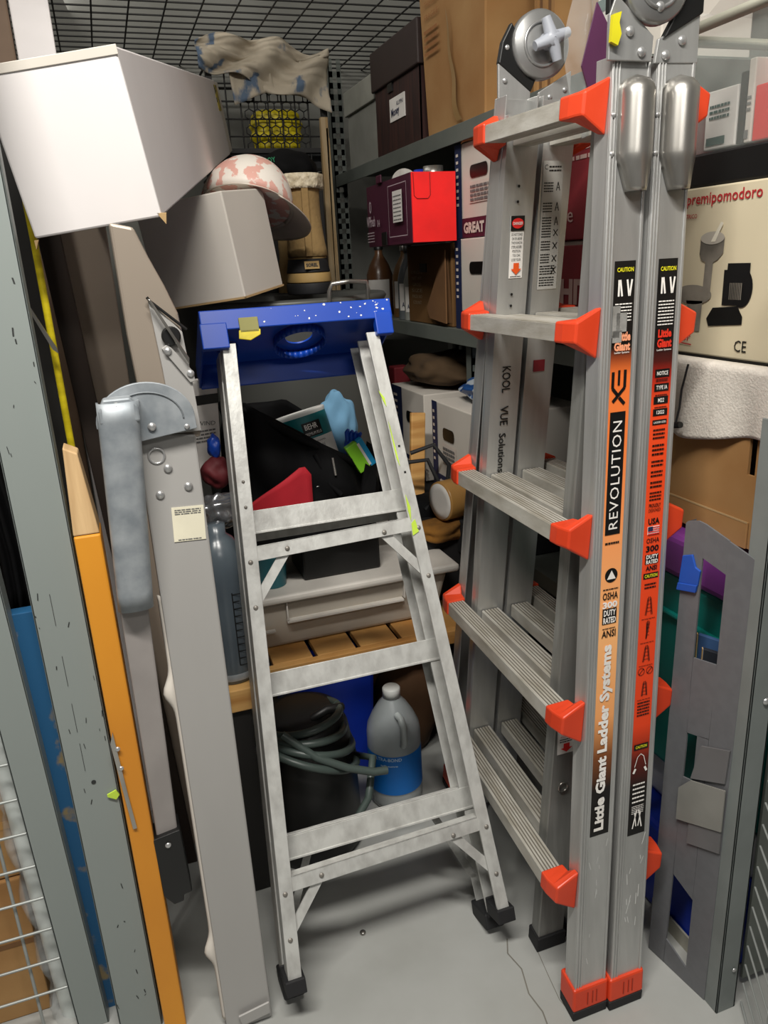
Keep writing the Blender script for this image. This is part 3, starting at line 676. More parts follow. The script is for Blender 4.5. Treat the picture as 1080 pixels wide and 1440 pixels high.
# ------------------------------------------------------------------ ARTICULATED LADDER
def NX(w): return .587 + .076 * w
def NY(w): return .857 + .103 * w
def FX(w): return .637 + .024 * w
def FY(w): return 1.535 - .15 * w
def LG(v, y, w):
    f = (y - NY(w)) / (FY(w) - NY(w)); return (NX(w) + (FX(w) - NX(w)) * f + v, y, w)
def INY(w): return 1.005 + .012 * w
def IFY(w): return 1.425 - .085 * w
t = thing('articulated_ladder', (.69, 1.2, 0), 'folded silver articulated ladder with orange rung brackets, leaning on the rack', 'ladder')
def lrail(v0, v1, yf, sgn, w0, w1, depth=.034, th=.003, web=True, lips=True, flip=False):
    """channel rail: web on the outside (yf(w)), flanges going inward (sgn)"""
    m = MB(None, LG)
    def bar(a, b, o0, o1):
        q = lambda w, o: yf(w) + sgn * o
        m.hexa([(a, q(w0, o0), w0), (b, q(w0, o0), w0), (b, q(w0, o1), w0), (a, q(w0, o1), w0), (a, q(w1, o0), w1), (b, q(w1, o0), w1), (b, q(w1, o1), w1), (a, q(w1, o1), w1)])
    bar(v0, v1, 0, th); bar(v0, v0 + th, th, depth); bar(v1 - th, v1, th, depth)
    if lips:
        for a in (v0, v0 + .005, v0 + .010): bar(a + .0005, a + .003, -.0016, 0)
        bar(v1 - .005, v1 - .0005, -.0016, 0)
    return m
VA0, VA1, VB0, VB1 = 0, .062, .070, .132
yB = lambda w: NY(w) - .006
lrail(VA0, VA1, NY, 1, .03, 1.53).build('outer_rail', ALU, t, .0008)
lrail(VB0, VB1, yB, 1, .03, 1.53).build('outer_rail', ALU, t, .0008)
lrail(VA0, VA1, FY, -1, .03, 1.53).build('outer_rail', ALU, t, .0008)
lrail(VB0, VB1, FY, -1, .03, 1.53).build('outer_rail', ALU, t, .0008)
ALUi = mat('dull_inner_aluminium', '#9a9a96', .45, .5, '#8a8a86', 5, (10, 10, 1))
lrail(VA0 + .004, VA1 - .004, INY, 1, .03, 1.48, .03, lips=False).build('inner_rail', ALUi, t, .0008)
lrail(VB0 + .004, VB1 - .004, INY, 1, .03, 1.48, .03, lips=False).build('inner_rail', ALUi, t, .0008)
lrail(VA0 + .002, VA1 - .002, lambda w: IFY(w), -1, .03, 1.50, .03, lips=False).build('inner_rail', ALU, t, .0008)
lrail(VB0 + .002, VB1 - .002, lambda w: IFY(w), -1, .03, 1.50, .03, lips=False).build('inner_rail', ALU, t, .0008)
# web of far inner rails faces the camera
for (a, b) in ((VA0 + .001, VA1 - .001), (VB0 + .001, VB1 - .001)):
    m = MB(None, LG); w0, w1 = .03, 1.50
    q = lambda w, o: IFY(w) - .032 - o
    m.hexa([(a, q(w0, 0), w0), (b, q(w0, 0), w0), (b, q(w0, -.002), w0), (a, q(w0, -.002), w0), (a, q(w1, 0), w1), (b, q(w1, 0), w1), (b, q(w1, -.002), w1), (a, q(w1, -.002), w1)])
    m.build('rail_web', ALU, t)
def LAB_(yf): return lambda x, y, z: LG(x, yf(y) - .0005 - z, y)
# feet
def foot(v0, v1, yf, sgn, name_boot=True, h=.062, dep=.045):
    m = MB(None, LG); q = lambda w, o: yf(w) + sgn * o
    def pr_(v, o, w): return (v, yf(w) + sgn * o, w)
    a, b = v0 - .004, v1 + .004
    m.hexa([pr_(a, -.005, .018), pr_(b, -.005, .018), pr_(b, dep, .018), pr_(a, dep, .018), pr_(a, -.005, h), pr_(b, -.005, h), pr_(b, dep, h), pr_(a, dep, h)])
    o = m.build('foot', ORANGE, t, .004)
    m = MB(None, LG)
    for vv in ((v0 + v1) / 2 - .008, (v0 + v1) / 2 + .002, (v0 + v1) / 2 + .010):
        m.hexa([pr_(vv, -.0058, .028), pr_(vv + .002, -.0058, .028), pr_(vv + .002, -.005, .028), pr_(vv, -.005, .028), pr_(vv, -.0058, .052), pr_(vv + .002, -.0058, .052), pr_(vv + .002, -.005, .052), pr_(vv, -.005, .052)])
    m.build('foot_groove', mat('dark_orange', '#a32c10', .6), o)
    m = MB(None, LG); m.hexa([pr_(a + .001, -.004, 0), pr_(b - .001, -.004, 0), pr_(b - .001, dep, 0), pr_(a + .001, dep, 0), pr_(a, -.005, .018), pr_(b, -.005, .018), pr_(b, dep, .018), pr_(a, dep, .018)])
    m.build('rubber_sole', RUBBER, o, .002)
foot(VA0, VA1, NY, 1); foot(VB0, VB1, yB, 1); foot(VA0, VA1, FY, -1); foot(VB0, VB1, FY, -1)
for (a, b) in ((VA0, VA1), (VB0, VB1)):
    m = MB(None, LG); m.hexa([(a, 1.0, 0), (b, 1.0, 0), (b, 1.04, 0), (a, 1.04, 0), (a, 1.0, .03), (b, 1.0, .03), (b, 1.04, .03), (a, 1.04, .03)]); m.build('inner_foot', RUBBER, t, .002)
# rungs
def rung(v0, v1, w, ya, yb, name='rung'):
    m = MB(None, LG); h = .026
    m.hexa([(v0, ya, w - h), (v1, ya, w - h), (v1, yb, w - h), (v0, yb, w - h), (v0, ya, w), (v1, ya, w), (v1, yb, w), (v0, yb, w)])
    n = 6
    for i in range(n):
        a = v0 + (v1 - v0) * (i + .15) / n; b = a + (v1 - v0) * .55 / n
        m.hexa([(a, ya, w), (b, ya, w), (b, yb, w), (a, yb, w), (a, ya, w + .0014), (b, ya, w + .0014), (b, yb, w + .0014), (a, yb, w + .0014)])
    o = m.build(name, TREAD, t, .001)
    m = MB(None, LG)
    for i in range(n - 1):
        a = v0 + (v1 - v0) * (i + .74) / n; b = v0 + (v1 - v0) * (i + 1.1) / n
        m.add([(a, ya, w + .0007), (b, ya, w + .0007), (b, yb, w + .0007), (a, yb, w + .0007)], [(0, 1, 2, 3)])  # dark strips paint groove shade between the tread ridges
    m.build('groove_shade', GROOVE_SHADE, o)
    return o
def bracket(v, y, w, s_in, side):
    """orange bracket: block on the rung end (v side: -1 left of rail, +1 right), flaring wing against the rail"""
    m = MB(None, LG); d = side
    # loft of sections along y: from rail flank (large) toward rung (small)
    secs = [(0.0, .040, -.052, -.026, .024, .004), (.012, .043, -.050, -.026, .022, .004), (.026, .046, -.034, -.027, .008, .004), (.046, .047, -.029, -.027, .005, .004)]
    pts = []
    for q_, (dy, vb, wb0, wb1, wt0, wt1) in enumerate(secs):
        yy = y + s_in * dy; va = .0 if q_ < 2 else .004
        pts += [(v + d * va, yy, w + wb0), (v + d * vb, yy, w + wb1), (v + d * vb, yy, w + wt1), (v + d * va, yy, w + wt0)]
    fs = [(0, 1, 2, 3), (15, 14, 13, 12)] + [(i * 4 + k, i * 4 + (k + 1) % 4, (i + 1) * 4 + (k + 1) % 4, (i + 1) * 4 + k) for i in range(3) for k in range(4)]
    m.add(pts, fs); return m.build('rung_bracket', ORANGE, t, .003)
for k in range(5):
    w = .262 + .305 * k
    for side, v0, v1 in ((-1, -.044, -.008), (1, VB1 + .008, VB1 + .044)):
        rung(v0, v1, w, NY(w) + .05, FY(w) - .05)
        vv = 0 if side < 0 else VB1
        bracket(vv, NY(w) + .004, w, 1, side); bracket(vv, FY(w) - .004, w, -1, side)
    rung(.010, .050, w - .004, INY(w) + .01, IFY(w) - .034, 'inner_rung'); rung(VB0 + .010, VB0 + .050, w - .004, INY(w) + .01, IFY(w) - .034, 'inner_rung')
m = MB(None, LAB_(NY)); rnd = random.Random(11)
for i in range(9):
    x = rnd.uniform(.018, .05); w = rnd.uniform(.10, .33); l = rnd.uniform(.006, .018); sl_ = rnd.uniform(-.6, 1)
    m.add([(x, w, 0), (x + .0012, w, 0), (x + .0012 + l * sl_ * .5, w + l, 0), (x + l * sl_ * .5, w + l, 0)], [(0, 1, 2, 3)])
m.build('scuff', mat('pale_scuff', '#dededb', .5, .2), t)
m = MB(None, LAB_(yB))
for i in range(13):
    x = rnd.uniform(.09, .118); w = rnd.uniform(.12, .31); l = rnd.uniform(.008, .024); sl_ = rnd.uniform(-.6, 1)
    m.add([(x, w, 0), (x + .0016, w, 0), (x + .0016 + l * sl_ * .5, w + l, 0), (x + l * sl_ * .5, w + l, 0)], [(0, 1, 2, 3)])
m.build('scuff', MC['pale_scuff'], t)
# wall standoff caps on the near rails
for k, (v0, yf) in enumerate(((.006, NY), (.074, yB))):
    def cap_(u, s):
        a = PI * u; w = 1.355 + .15 * s; ww = .0235 * (math.sqrt(max(0, 1 - max(0, (s - .86) / .14) ** 2))) * (1 if s > .3 else (.55 + .45 * s / .3))
        d = .030 * (1 if s > .3 else .75 + .25 * s / .3) * math.sqrt(max(.03, 1 - max(0, (s - .86) / .14) ** 2))
        c = v0 + .028 + (0 if s > .3 else .006 * (1 - s / .3)); return LG(c - ww * math.cos(a), yf(w) - .002 - d * math.sin(a) ** .7, w)
    m = MB(); m.grid(cap_, 18, 24); o = m.build('end_cover', CHROME, t, solid=.0015)
    rivets('cover_rivet', RIVET, o, [(*LG(v0 - .002, yf(w) - .001, w), .004) for w in (1.455, 1.405)])
# DANGER sticker etc on far inner rails
def fr_far(v, w, yoff=.0330):
    p = V(LG(v, IFY(w) - yoff, w)); p2 = V(LG(v, IFY(w + .1) - yoff, w + .1)); return frame(p, (1, 0, 0), p2 - p)
D1 = fr_far(.020, 1.238); o = MB(D1).rect(0, .027, 0, .105, .0002).build('danger_sticker', PAPER, t)
MB(D1).rect(0, .027, .080, .105, .0015).text('DO NOT STAND', .022, .0045, .0135, .074).text('ON OR ABOVE', .02, .0045, .0135, .067).text('THIS RUNG IN', .021, .0045, .0135, .060).text('STEPLADDER', .02, .0045, .0135, .053).text('POSITION', .016, .0045, .0135, .046).text('YOU CAN', .015, .0045, .0135, .039).text('LOSE YOUR', .018, .0045, .0135, .0315).lines(.003, .024, .002, .005, 1).build('warning_text', BLACKm, o)
m = MB(D1); m.add([(.0135 + .0115 * math.cos(i * PI / 12), .0925 + .0085 * math.sin(i * PI / 12), .002) for i in range(24)], [tuple(range(24))]); m.build('red_oval', RED, o)
MB(D1).text('DANGER', .019, .005, .0135, .0925, .003, .02).build('danger_text', PAPER, o)
m = MB(D1); m.add([(.008, .026, .002), (.008, .016, .002), (.003, .016, .002), (.0135, .006, .002), (.024, .016, .002), (.019, .016, .002), (.019, .026, .002)], [tuple(range(7))]); m.build('orange_arrow', mat('orange_print', '#ee5a1c', .5), o)
m = MB(fr_far(0, 0))
for w in (1.39, 1.365, 1.21, 1.19):
    q = fr_far(.028, w); mm = MB(q); n = 14
    k = len(m.v); pts = [q @ V((.0025 * math.cos(i * 2 * PI / n), .0025 * math.sin(i * 2 * PI / n), .0015)) for i in range(n)]
    m.v += pts; m.f.append(tuple(range(k, k + n))); m.sm.append(False)
m.build('rail_hole', BLACKm, t)
D2 = fr_far(.080, 1.215); o = MB(D2).rect(0, .040, 0, .215, .0002).build('instruction_sticker', mat('grey_white_print', '#c6c4be', .6), t)
m = MB(D2); m.text('C', .006, .008, .006, .205); m.lines(.012, .036, .198, .210, 2)
for i, yy in enumerate((.165, .132, .108, .09, .068, .046, .026, .006)):
    m.lines(.003, .022 if i < 6 else .034, yy, yy + .018, 4)
for i, yy in enumerate((.165, .132, .108, .09, .068, .046, .026)):
    if i < 3:
        strk(m, [(.028, yy + .002), (.031, yy + .016), (.035, yy + .002)], .0015, .0008); strk(m, [(.029, yy + .007), (.034, yy + .007)], .001, .0008)
    else:
        strk(m, [(.027, yy + .002), (.036, yy + .013)], .0016, .0008); strk(m, [(.027, yy + .013), (.036, yy + .002)], .0016, .0008)
m.build('instruction_print', BLACKm, o)
D3 = fr_far(.098, 1.068); MB(D3).box(-.012, .012, -.004, .018, 0, .0012).build('red_sticker', DARKRED, t)
# handwriting
D4 = fr_far(.028, .99)
m = MB(D4 @ Matrix.Rotation(-PI / 2, 4, 'Z'))
m.text('KOOL', .050, .018, -.065, .004, bold=.012).text('VUE', .038, .017, .005, .002, bold=.012).text('Solutions', .080, .015, .080, .000, bold=.012)
m.build('marker_writing', BLACKm, t)
# warning sticker on the near inner rail
m0 = frame(LG(.004, INY(.47), .43), (1, 0, 0), (0, 0, 1)); m0 = m0 @ Matrix.Translation((.008, 0, .002))
o = MB(m0).rect(0, .036, 0, .075, .0002).build('ladder_sticker', PAPER, t)
MB(m0).text('LADDER', .026, .007, .018, .052, .002, .02).text('LOCK', .02, .004, .018, .043, .002).text('POSITION', .024, .004, .018, .036, .002).build('sticker_text', mat('red_print', '#c21f24', .6), o)
MB(m0).rect(.004, .032, .060, .073, .0015).lines(.005, .03, .024, .033, 2).build('sticker_band', BLACKm, o)
m = MB(m0); m.add([(.012, .022, .002), (.012, .013, .002), (.006, .013, .002), (.018, .004, .002), (.030, .013, .002), (.024, .013, .002), (.024, .022, .002)], [tuple(range(7))]); m.build('sticker_arrow', RED, o)
m = MB(); c = V(LG(.03, INY(.36) - .002, .36)); m.tube([c + V((.009 * math.cos(i * PI / 12), 0, .009 * math.sin(i * PI / 12))) for i in range(24)], .002, 6, True); m.build('eyelet', CHROME, t)
# labels on near rails
LABA = zramp('label_orange_fade', [(.345, '#0b0908'), (.43, '#120b08'), (.49, '#7a4520'), (.56, '#e8a062'), (.70, '#f3b274'), (1.0, '#ee7d3b'), (1.10, '#e8722f'), (1.125, '#8b3c1a'), (1.14, '#100c0a'), (1.265, '#0d0c0c')])
LABB = zramp('label_red_fade', [(.33, '#0b0908'), (.42, '#0f0a08'), (.47, '#5a1509'), (.53, '#e0421a'), (1.05, '#ea4a1e'), (1.09, '#a81f0d'), (1.115, '#4a0d07'), (1.14, '#0d0c0c'), (1.265, '#0d0c0c')])
def fr_near(v, w, yf, off=.0024):
    p = V(LG(v, yf(w) - off, w)); p2 = V(LG(v, yf(w + .1) - off, w + .1)); d = p2 - p; r = V((1, 0, 0)); return frame(p, r, d)
def LAB(yf, off):      # curved frame: (x across from label left edge, y = w, z outward)
    return lambda x, y, z: LG(x, yf(y) - off - z, y)
def LABR(yf, off):     # rotated text: x runs up the rail, y runs to the left
    return lambda x, y, z: LG(-y, yf(x) - off - z, x)
la0, la1 = .017, .053
m = MB(None, LAB(NY, .0004)); n = 30
for i in range(n):
    a = .347 + (1.262 - .347) * i / n; b = .347 + (1.262 - .347) * (i + 1) / n; m.add([(la0, a, 0), (la1, a, 0), (la1, b, 0), (la0, b, 0)], [(0, 1, 2, 3)])
LA = m.build('rail_label', LABA, t)
cx = (la0 + la1) / 2
def M3(yf): return MB(None, LAB(yf, .0008))
mb = M3(NY); mb.rect(la0 + .003, la1 - .006, .860, 1.047)
mb.text('OSHA', .028, .012, cx, .762, bold=.02).text('ANSI', .026, .012, cx, .700, bold=.02).rect(cx - .013, cx + .013, .716, .741)
mb.lines(la0 + .004, la1 - .004, .772, .776, 1).lines(la0 + .006, la1 - .006, .708, .711, 1)
mb.lines(la0 + .004, la1 - .006, .845, .852, 1)
n = 24; c = (cx, .795); mb.add([(c[0] + .0115 * math.cos(i * 2 * PI / n), c[1] + .0115 * math.sin(i * 2 * PI / n), .0004) for i in range(n)], [tuple(range(n))])
# XE emblem
strk(mb, [(la0 + .006, 1.062), (la0 + .026, 1.082), (la0 + .026, 1.108)], .005); strk(mb, [(la0 + .027, 1.058), (la0 + .017, 1.068)], .005); strk(mb, [(la0 + .015, 1.071), (la0 + .005, 1.082), (la0 + .005, 1.106)], .005); strk(mb, [(la0 + .0155, 1.086), (la0 + .0155, 1.108)], .004)
mb.build('black_print', BLACKm, LA)
mb = M3(NY); mb.text('DUTY', .022, .010, cx, .7345, .0012, .03).text('RATED', .023, .010, cx, .7225, .0012, .03)
mb.text('300', .027, .011, cx, .7475, .0008, .04)
mb.add([(cx, .803, .001), (cx - .008, .789, .001), (cx + .008, .789, .001)], [(0, 1, 2)])
strk(mb, [(cx - .010, 1.213), (cx - .010, 1.236)], .003, .001); strk(mb, [(cx - .004, 1.213), (cx - .008, 1.236)], .003, .001); strk(mb, [(cx + .004, 1.236), (cx + .008, 1.213)], .003, .001); strk(mb, [(cx + .012, 1.236), (cx + .009, 1.213)], .003, .001)
mb.lines(la0 + .003, la1 - .004, 1.178, 1.206, 6, .35)
mb.text('Ladder Systems', .026, .0035, cx, 1.133, .001, .01)
mb.build('white_print', PAPER, LA)
mr = MB(None, LABR(NY, .0012))
mr.text('REVOLUTION', .165, .016, .951, -(cx - .0015), .0006, .0, space=1.1)
mr.text('Little Giant Ladder Systems', .325, .024, .519, -cx, .0006, .045)
mr.build('upright_lettering', PAPER, LA)
mb = M3(NY); mb.text('CAUTION', .028, .0062, cx, 1.250, .001, .02); mb.build('yellow_print', mat('yellow_print', '#e8e021', .5), LA)
mb = M3(NY); mb.text('Little', .022, .013, cx + .003, 1.156, .001, .05).text('Giant', .028, .013, cx, 1.142, .001, .05); mb.build('logo_print', mat('peach_print', '#f2a079', .5), LA)
mb = M3(NY); mb.rect(la0 - .001, la0 + .012, 1.155, 1.20, .0014); mb.rect(la0 + .006, la0 + .024, 1.163, 1.19, .0014); mb.rect(la0, la0 + .016, 1.148, 1.165, .0014); mb.build('worn_patch', ALUd, LA)
# label B
lb0, lb1 = .088, .122; cb = (lb0 + lb1) / 2
m = MB(None, LAB(yB, .0004)); n = 30
for i in range(n):
    a = .332 + (1.262 - .332) * i / n; b = .332 + (1.262 - .332) * (i + 1) / n; m.add([(lb0, a, 0), (lb1, a, 0), (lb1, b, 0), (lb0, b, 0)], [(0, 1, 2, 3)])
LB = m.build('rail_label', LABB, t)
mb = M3(yB)
for (w, h) in ((1.098, .008), (1.077, .0075), (1.058, .0075), (1.040, .007), (1.025, .005)): mb.rect(cb - .013, cb + .013, w - h * .75, w + h * .75)
for (w0, w1, nn) in ((1.086, 1.091, 2), (1.065, 1.068, 1), (1.047, 1.05, 1), (1.0, 1.018, 3), (.975, .995, 3), (.958, .970, 2), (.942, .954, 2), (.925, .938, 2), (.905, .921, 3)): mb.lines(lb0 + .006, lb1 - .006, w0, w1, nn)
mb.text('PROUDLY', .022, .006, cb, .897, .0006, .02).text('DESIGNED', .022, .0055, cb, .8895).text('USA', .021, .010, cb, .872, .0006, .03)
mb.text('OSHA', .024, .008, cb, .8415, .0006, .01).text('300', .024, .010, cb, .8285, .0006, .03).text('ANSI', .021, .008, cb, .797, .0006, .03).rect(cb - .0125, cb + .0125, .804, .819).rect(cb - .014, cb + .014, .780, .789)
mb.lines(lb0 + .006, lb1 - .006, .764, .775, 2)
for (w, dx, hh) in ((.735, .005, .03), (.695, .0, .03), (.655, .005, .028), (.595, .004, .025)):
    for q in (-1, 1):
        strk(mb, [(cb + q * .0012, w + hh / 2), (cb + q * dx - (0 if dx else .003), w - hh / 2)], .0012)
        strk(mb, [(cb + q * .0032, w + hh / 2 - .002), (cb + q * dx * 1.4 - (0 if dx else .002), w - hh / 2)], .0008)
    for j in range(4): strk(mb, [(cb - .003 - dx * .15 * j, w + hh * .3 - j * .006), (cb + .003 + dx * .15 * j, w + hh * .3 - j * .006)], .0007)
    mb.lines(lb0 + .004, lb1 - .004, w - hh / 2 - .007, w - hh / 2 - .005, 1)
for q in (-1, 1): strk(mb, [(cb + q * .008 + .006 * math.cos(i * PI / 8), .625 + .006 * math.sin(i * PI / 8)) for i in range(17)], .0009); strk(mb, [(cb + q * .008 - .004, .621), (cb + q * .008 + .004, .629)], .001)
mb.lines(lb0 + .005, lb1 - .005, .548, .575, 5)
mb.build('black_print', BLACKm, LB)
mb = M3(yB); mb.text('NOTICE', .020, .006, cb, 1.098, .001, .02).text('TYPE IA', .020, .006, cb, 1.077, .001, .01).text('M22', .011, .006, cb, 1.058, .001, .01).text('12022', .014, .0055, cb, 1.040, .001, .01)
mb.text('LADDER SIZES', .022, .003, cb, 1.025, .001)
mb.text('DUTY', .022, .0065, cb, .8155, .0012, .03).text('RATED', .022, .0065, cb, .8075, .0012, .03)
strk(mb, [(cb - .010, 1.213), (cb - .010, 1.236)], .003, .001); strk(mb, [(cb - .004, 1.213), (cb - .008, 1.236)], .003, .001); strk(mb, [(cb + .004, 1.236), (cb + .008, 1.213)], .003, .001); strk(mb, [(cb + .012, 1.236), (cb + .009, 1.213)], .003, .001)
mb.lines(lb0 + .003, lb1 - .003, 1.168, 1.206, 8, .35)
mb.text('Ladder Systems', .026, .0035, cb, 1.132, .001, .01)
mb.rect(cb - .011, cb + .011, .851, .864)
for (w0, w1) in ((.392, .432), (.372, .388)): mb.lines(lb0 + .005, lb1 - .005, w0, w1, 5, .35)
for q in (-1, 1):
    strk(mb, [(cb + q * .002, .378), (cb + q * .009, .345)], .0022, .001); strk(mb, [(cb + q * .006, .374), (cb + q * .002, .348)], .0018, .001)
    strk(mb, [(cb + q * .011, .458), (cb + q * .006, .475), (cb, .48)], .0012, .001); strk(mb, [(cb + q * .009, .455), (cb + q * .013, .447)], .004, .001)
mb.build('white_print', PAPER, LB)
mb = M3(yB)
for i in range(4): mb.rect(cb - .011, cb + .011, .8515 + i * .0034, .8530 + i * .0034, .0014)
mb.build('flag_stripes', RED, LB); M3(yB).rect(cb - .011, cb - .002, .857, .864, .0016).build('flag_canton', NAVY, LB)
mb = M3(yB); mb.text('CAUTION', .027, .0062, cb, 1.248, .001, .02).text('CAUTION', .024, .0055, cb, .7845, .001, .02).text('CAUTION', .022, .005, cb, .493, .001, .02); mb.build('yellow_print', MC['yellow_print'], LB)
M3(yB).rect(cb - .014, cb + .014, .488, .498, .0006).build('black_strip', BLACKm, LB)
mb = M3(yB); mb.text('Little', .024, .012, cb, 1.156, .001, .05).text('Giant', .026, .013, cb, 1.142, .001, .05); mb.build('logo_print', mat('red_logo_print', '#e5331f', .5), LB)
# hinges
HM = mat('hinge_aluminium', '#a9a9a8', .35, .7)
def hinge(yc, yfront, xo, disc_c, dr, plates, name_knob):
    o = MB().lathe([(.0001, -.004), (dr * .92, -.004), (dr, 0), (dr, .004), (dr, .012), (.0001, .012)], (disc_c[0], yfront, disc_c[1]), 40, 1).build('hinge_disc', HM, t)
    m = MB(); m.tube([(disc_c[0] + dr * .62 * math.cos(i * PI / 20), yfront - .004, disc_c[1] + dr * .62 * math.sin(i * PI / 20)) for i in range(40)], .003, 8, True); m.build('disc_rib', HM, o)
    for poly in plates: MB().prism(poly, 1, yfront + .006, yfront + .012).build('hinge_plate', ALU, t, .001)
    if name_knob:
        m = MB(); 
        for a in (.35, .35 + 2 * PI / 4, .35 + PI, .35 + 3 * PI / 2):
            m.tube([(disc_c[0] + .008, yfront - .022, disc_c[1] + .004), (disc_c[0] + .008 + .034 * math.cos(a), yfront - .020, disc_c[1] + .004 + .034 * math.sin(a))], [.012, .008], 10)
        m.lathe([(.0001, -.032), (.012, -.031), (.014, -.02), (.014, 0)], (disc_c[0] + .008, yfront, disc_c[1] + .004), 20, 1)
        m.build('hinge_knob', mat('pale_grey_plastic', '#a9adb6', .4), t)
    return o
hinge(0, 1.318, 0, (.769, 1.617), .054, [[(.690, 1.588), (.752, 1.552), (.750, 1.50), (.690, 1.488)], [(.768, 1.545), (.833, 1.58), (.831, 1.525), (.770, 1.505)]], True)
MB().prism([(.690, 1.588), (.697, 1.62), (.715, 1.65), (.735, 1.62), (.762, 1.565), (.752, 1.545)], 1, 1.322, 1.334).build('hinge_cover', BLACK, t, .002)
rivets('hinge_rivet', RIVET, t, [(x, 1.323, z, .0045) for x, z in ((.702, 1.562), (.738, 1.517), (.718, 1.500), (.706, 1.612), (.79, 1.538), (.82, 1.55), (.80, 1.52))])
o = MB().lathe([(.010, -.0022), (.010, 0)], (.7225, 1.3225, 1.522), 20, 1).build('badge', mat('gold_badge', '#8a7a2e', .4, .3), t)
MB(frame((.7225, 1.3199, 1.522), (1, 0, 0), (0, 0, 1))).text('PULL', .012, .003, 0, .003, 0, .01).text('I', .001, .004, 0, -.004, 0).build('badge_text', BLACKm, o)
hinge(0, 1.0, 0, (.760, 1.615), .05, [[(.690, 1.576), (.700, 1.60), (.7615, 1.553), (.760, 1.522), (.690, 1.522)], [(.765, 1.52), (.770, 1.55), (.837, 1.582), (.837, 1.522)]], False)
MB().prism([(.775, 1.549), (.812, 1.61), (.84, 1.63), (.84, 1.583)], 1, 1.003, 1.014).build('hinge_cover', BLACK, t, .002)
MB().prism([(.69, 1.577), (.69, 1.63), (.72, 1.63), (.715, 1.59)], 1, 1.008, 1.018).build('hinge_cover', BLACK, t, .002)
rivets('hinge_rivet', RIVET, t, [(x, 1.005 if z < 1.57 else .996, z, .0065) for x, z in ((.722, 1.557), (.742, 1.533), (.782, 1.53), (.808, 1.549), (.762, 1.585))])
MB().prism([(.688, 1.542), (.690, 1.574), (.703, 1.578), (.700, 1.565), (.704, 1.552), (.699, 1.538)], 1, .998, 1.004).build('hinge_sticker', mat('yellow_sticker', '#d8cf1e', .5), t)
# pipe-thin plastic bag hanging in ladder
t = thing('clear_plastic_bag', (.80, 1.16, 1.5), 'clear plastic bag with a purple sheet hung between the ladder hinges', 'plastic bag')
m = MB(); m.grid(lambda u, v: (.730 + u * .075 * (1 - .5 * (1 - v)) + .006 * math.sin(v * 7 + u * 4), 1.16 + .015 * math.sin(u * 9 + v * 3), 1.45 + v * .20), 20, 16); m.build('film', FILM, t)
m = MB(); m.prism([(.734, 1.545), (.758, 1.63), (.786, 1.59), (.778, 1.53), (.760, 1.50), (.748, 1.51)], 1, 1.138, 1.141); m.build('purple_sheet', mat('purple_film', '#5b3352', .3), t)

# ------------------------------------------------------------------ RIGHT RACK
t = thing('metal_shelf_rack', (1.2, 2.1, 0), 'grey metal shelf rack with perforated uprights along the right wall', 'rack')
def upright(x, y, z1=2.0):
    m = MB()
    m.box(x, x + .003, y, y + .045, 0, z1); 
    n = int(z1 / .038)
    # front strip with holes: ladder of small bars
    for i in range(n):
        z = i * .038
        m.box(x - .045, x, y, y + .003, z, z + .020)
    m.box(x - .045, x - .030, y, y + .003, 0, z1); m.box(x - .013, x, y, y + .003, 0, z1)
    m.box(x - .045, x - .042, y, y + .035, 0, z1)
    return m.build('upright', RACK, t)
upright(.955, 3.1); upright(.99, 1.98, 1.05); upright(.955, .90, .0 + 1.0) if False else None
upright(1.45, 3.1)
for nm, z in (('shelf_panel', 1.60), ('shelf_panel', 1.088)):
    MB().box(.915, 1.46, .72 if z < 1.3 else 1.28, 3.12, z - .004, z).build('shelf_panel', RACK, t)
    MB().box(.912, .916, .72 if z < 1.3 else 1.28, 3.12, z - .042, z).build('shelf_edge', RACK, t, .001)
MB().box(.93, 1.46, 1.45, 3.12, .516, .52).build('shelf_panel', RACK, t)
MB().box(.927, .931, 1.45, 3.12, .48, .52).build('shelf_edge', RACK, t, .001)
MB().box(1.46, 1.463, 2.2, 3.12, 1.6, 2.0).build('rear_panel', RACK, t)
# top shelf boxes
t = thing('woodgrain_file_box', (1.1, 2.5, 1.6), 'dark woodgrain file box with lid and white label on the top shelf', 'box')
MB().box(.935, 1.28, 2.27, 2.66, 1.601, 1.845).build('carton', WOODBOX, t, .003)
MB().box(.925, 1.29, 2.26, 2.67, 1.80, 1.915).build('lid', mat('dark_lid', '#2c1c18', .6), t, .004)
MB().box(.93, .9345, 2.49, 2.53, 1.775, 1.80).build('hand_hole', BLACK, t)
MB().box(.932, .9346, 2.262, 2.268, 1.602, 1.80).box(.932, .9346, 2.262, 2.268, 1.602, 1.8).build('white_edging', PAPER, t)
o = MB().box(.932, .9346, 2.39, 2.52, 1.69, 1.755).build('label_card', PAPER, t)
m = MB(frame((.9315, 2.515, 1.69), (0, -1, 0), (0, 0, 1))); m.text('Money', .07, .03, .045, .022, bold=.02, rot=.05).text('ALUMNI', .055, .012, .085, .045); m.build('label_writing', NAVY, o)
t = thing('grey_card_box', (1.1, 2.85, 1.6), 'grey box behind the woodgrain file box on the top shelf', 'box')
MB().box(.95, 1.3, 2.70, 3.02, 1.601, 1.83).build('carton', mat('grey_card', '#8a8a82', .8), t, .003); MB().box(.94, 1.31, 2.69, 3.03, 1.79, 1.87).build('lid', mat('grey_card_lid', '#9a9a90', .8), t, .003)
t = thing('tall_cardboard_box', (1.15, 2.0, 1.6), 'large brown cardboard box with torn tape on the top shelf', 'box')
m = MB(); m.hexa([(.925, 1.845, 1.601), (1.33, 1.845, 1.601), (1.33, 2.2, 1.601), (.935, 2.22, 1.601), (.925, 1.835, 1.99), (1.33, 1.835, 1.99), (1.33, 2.22, 1.99), (.925, 2.24, 1.99)]); m.build('carton', CARD, t, .004)
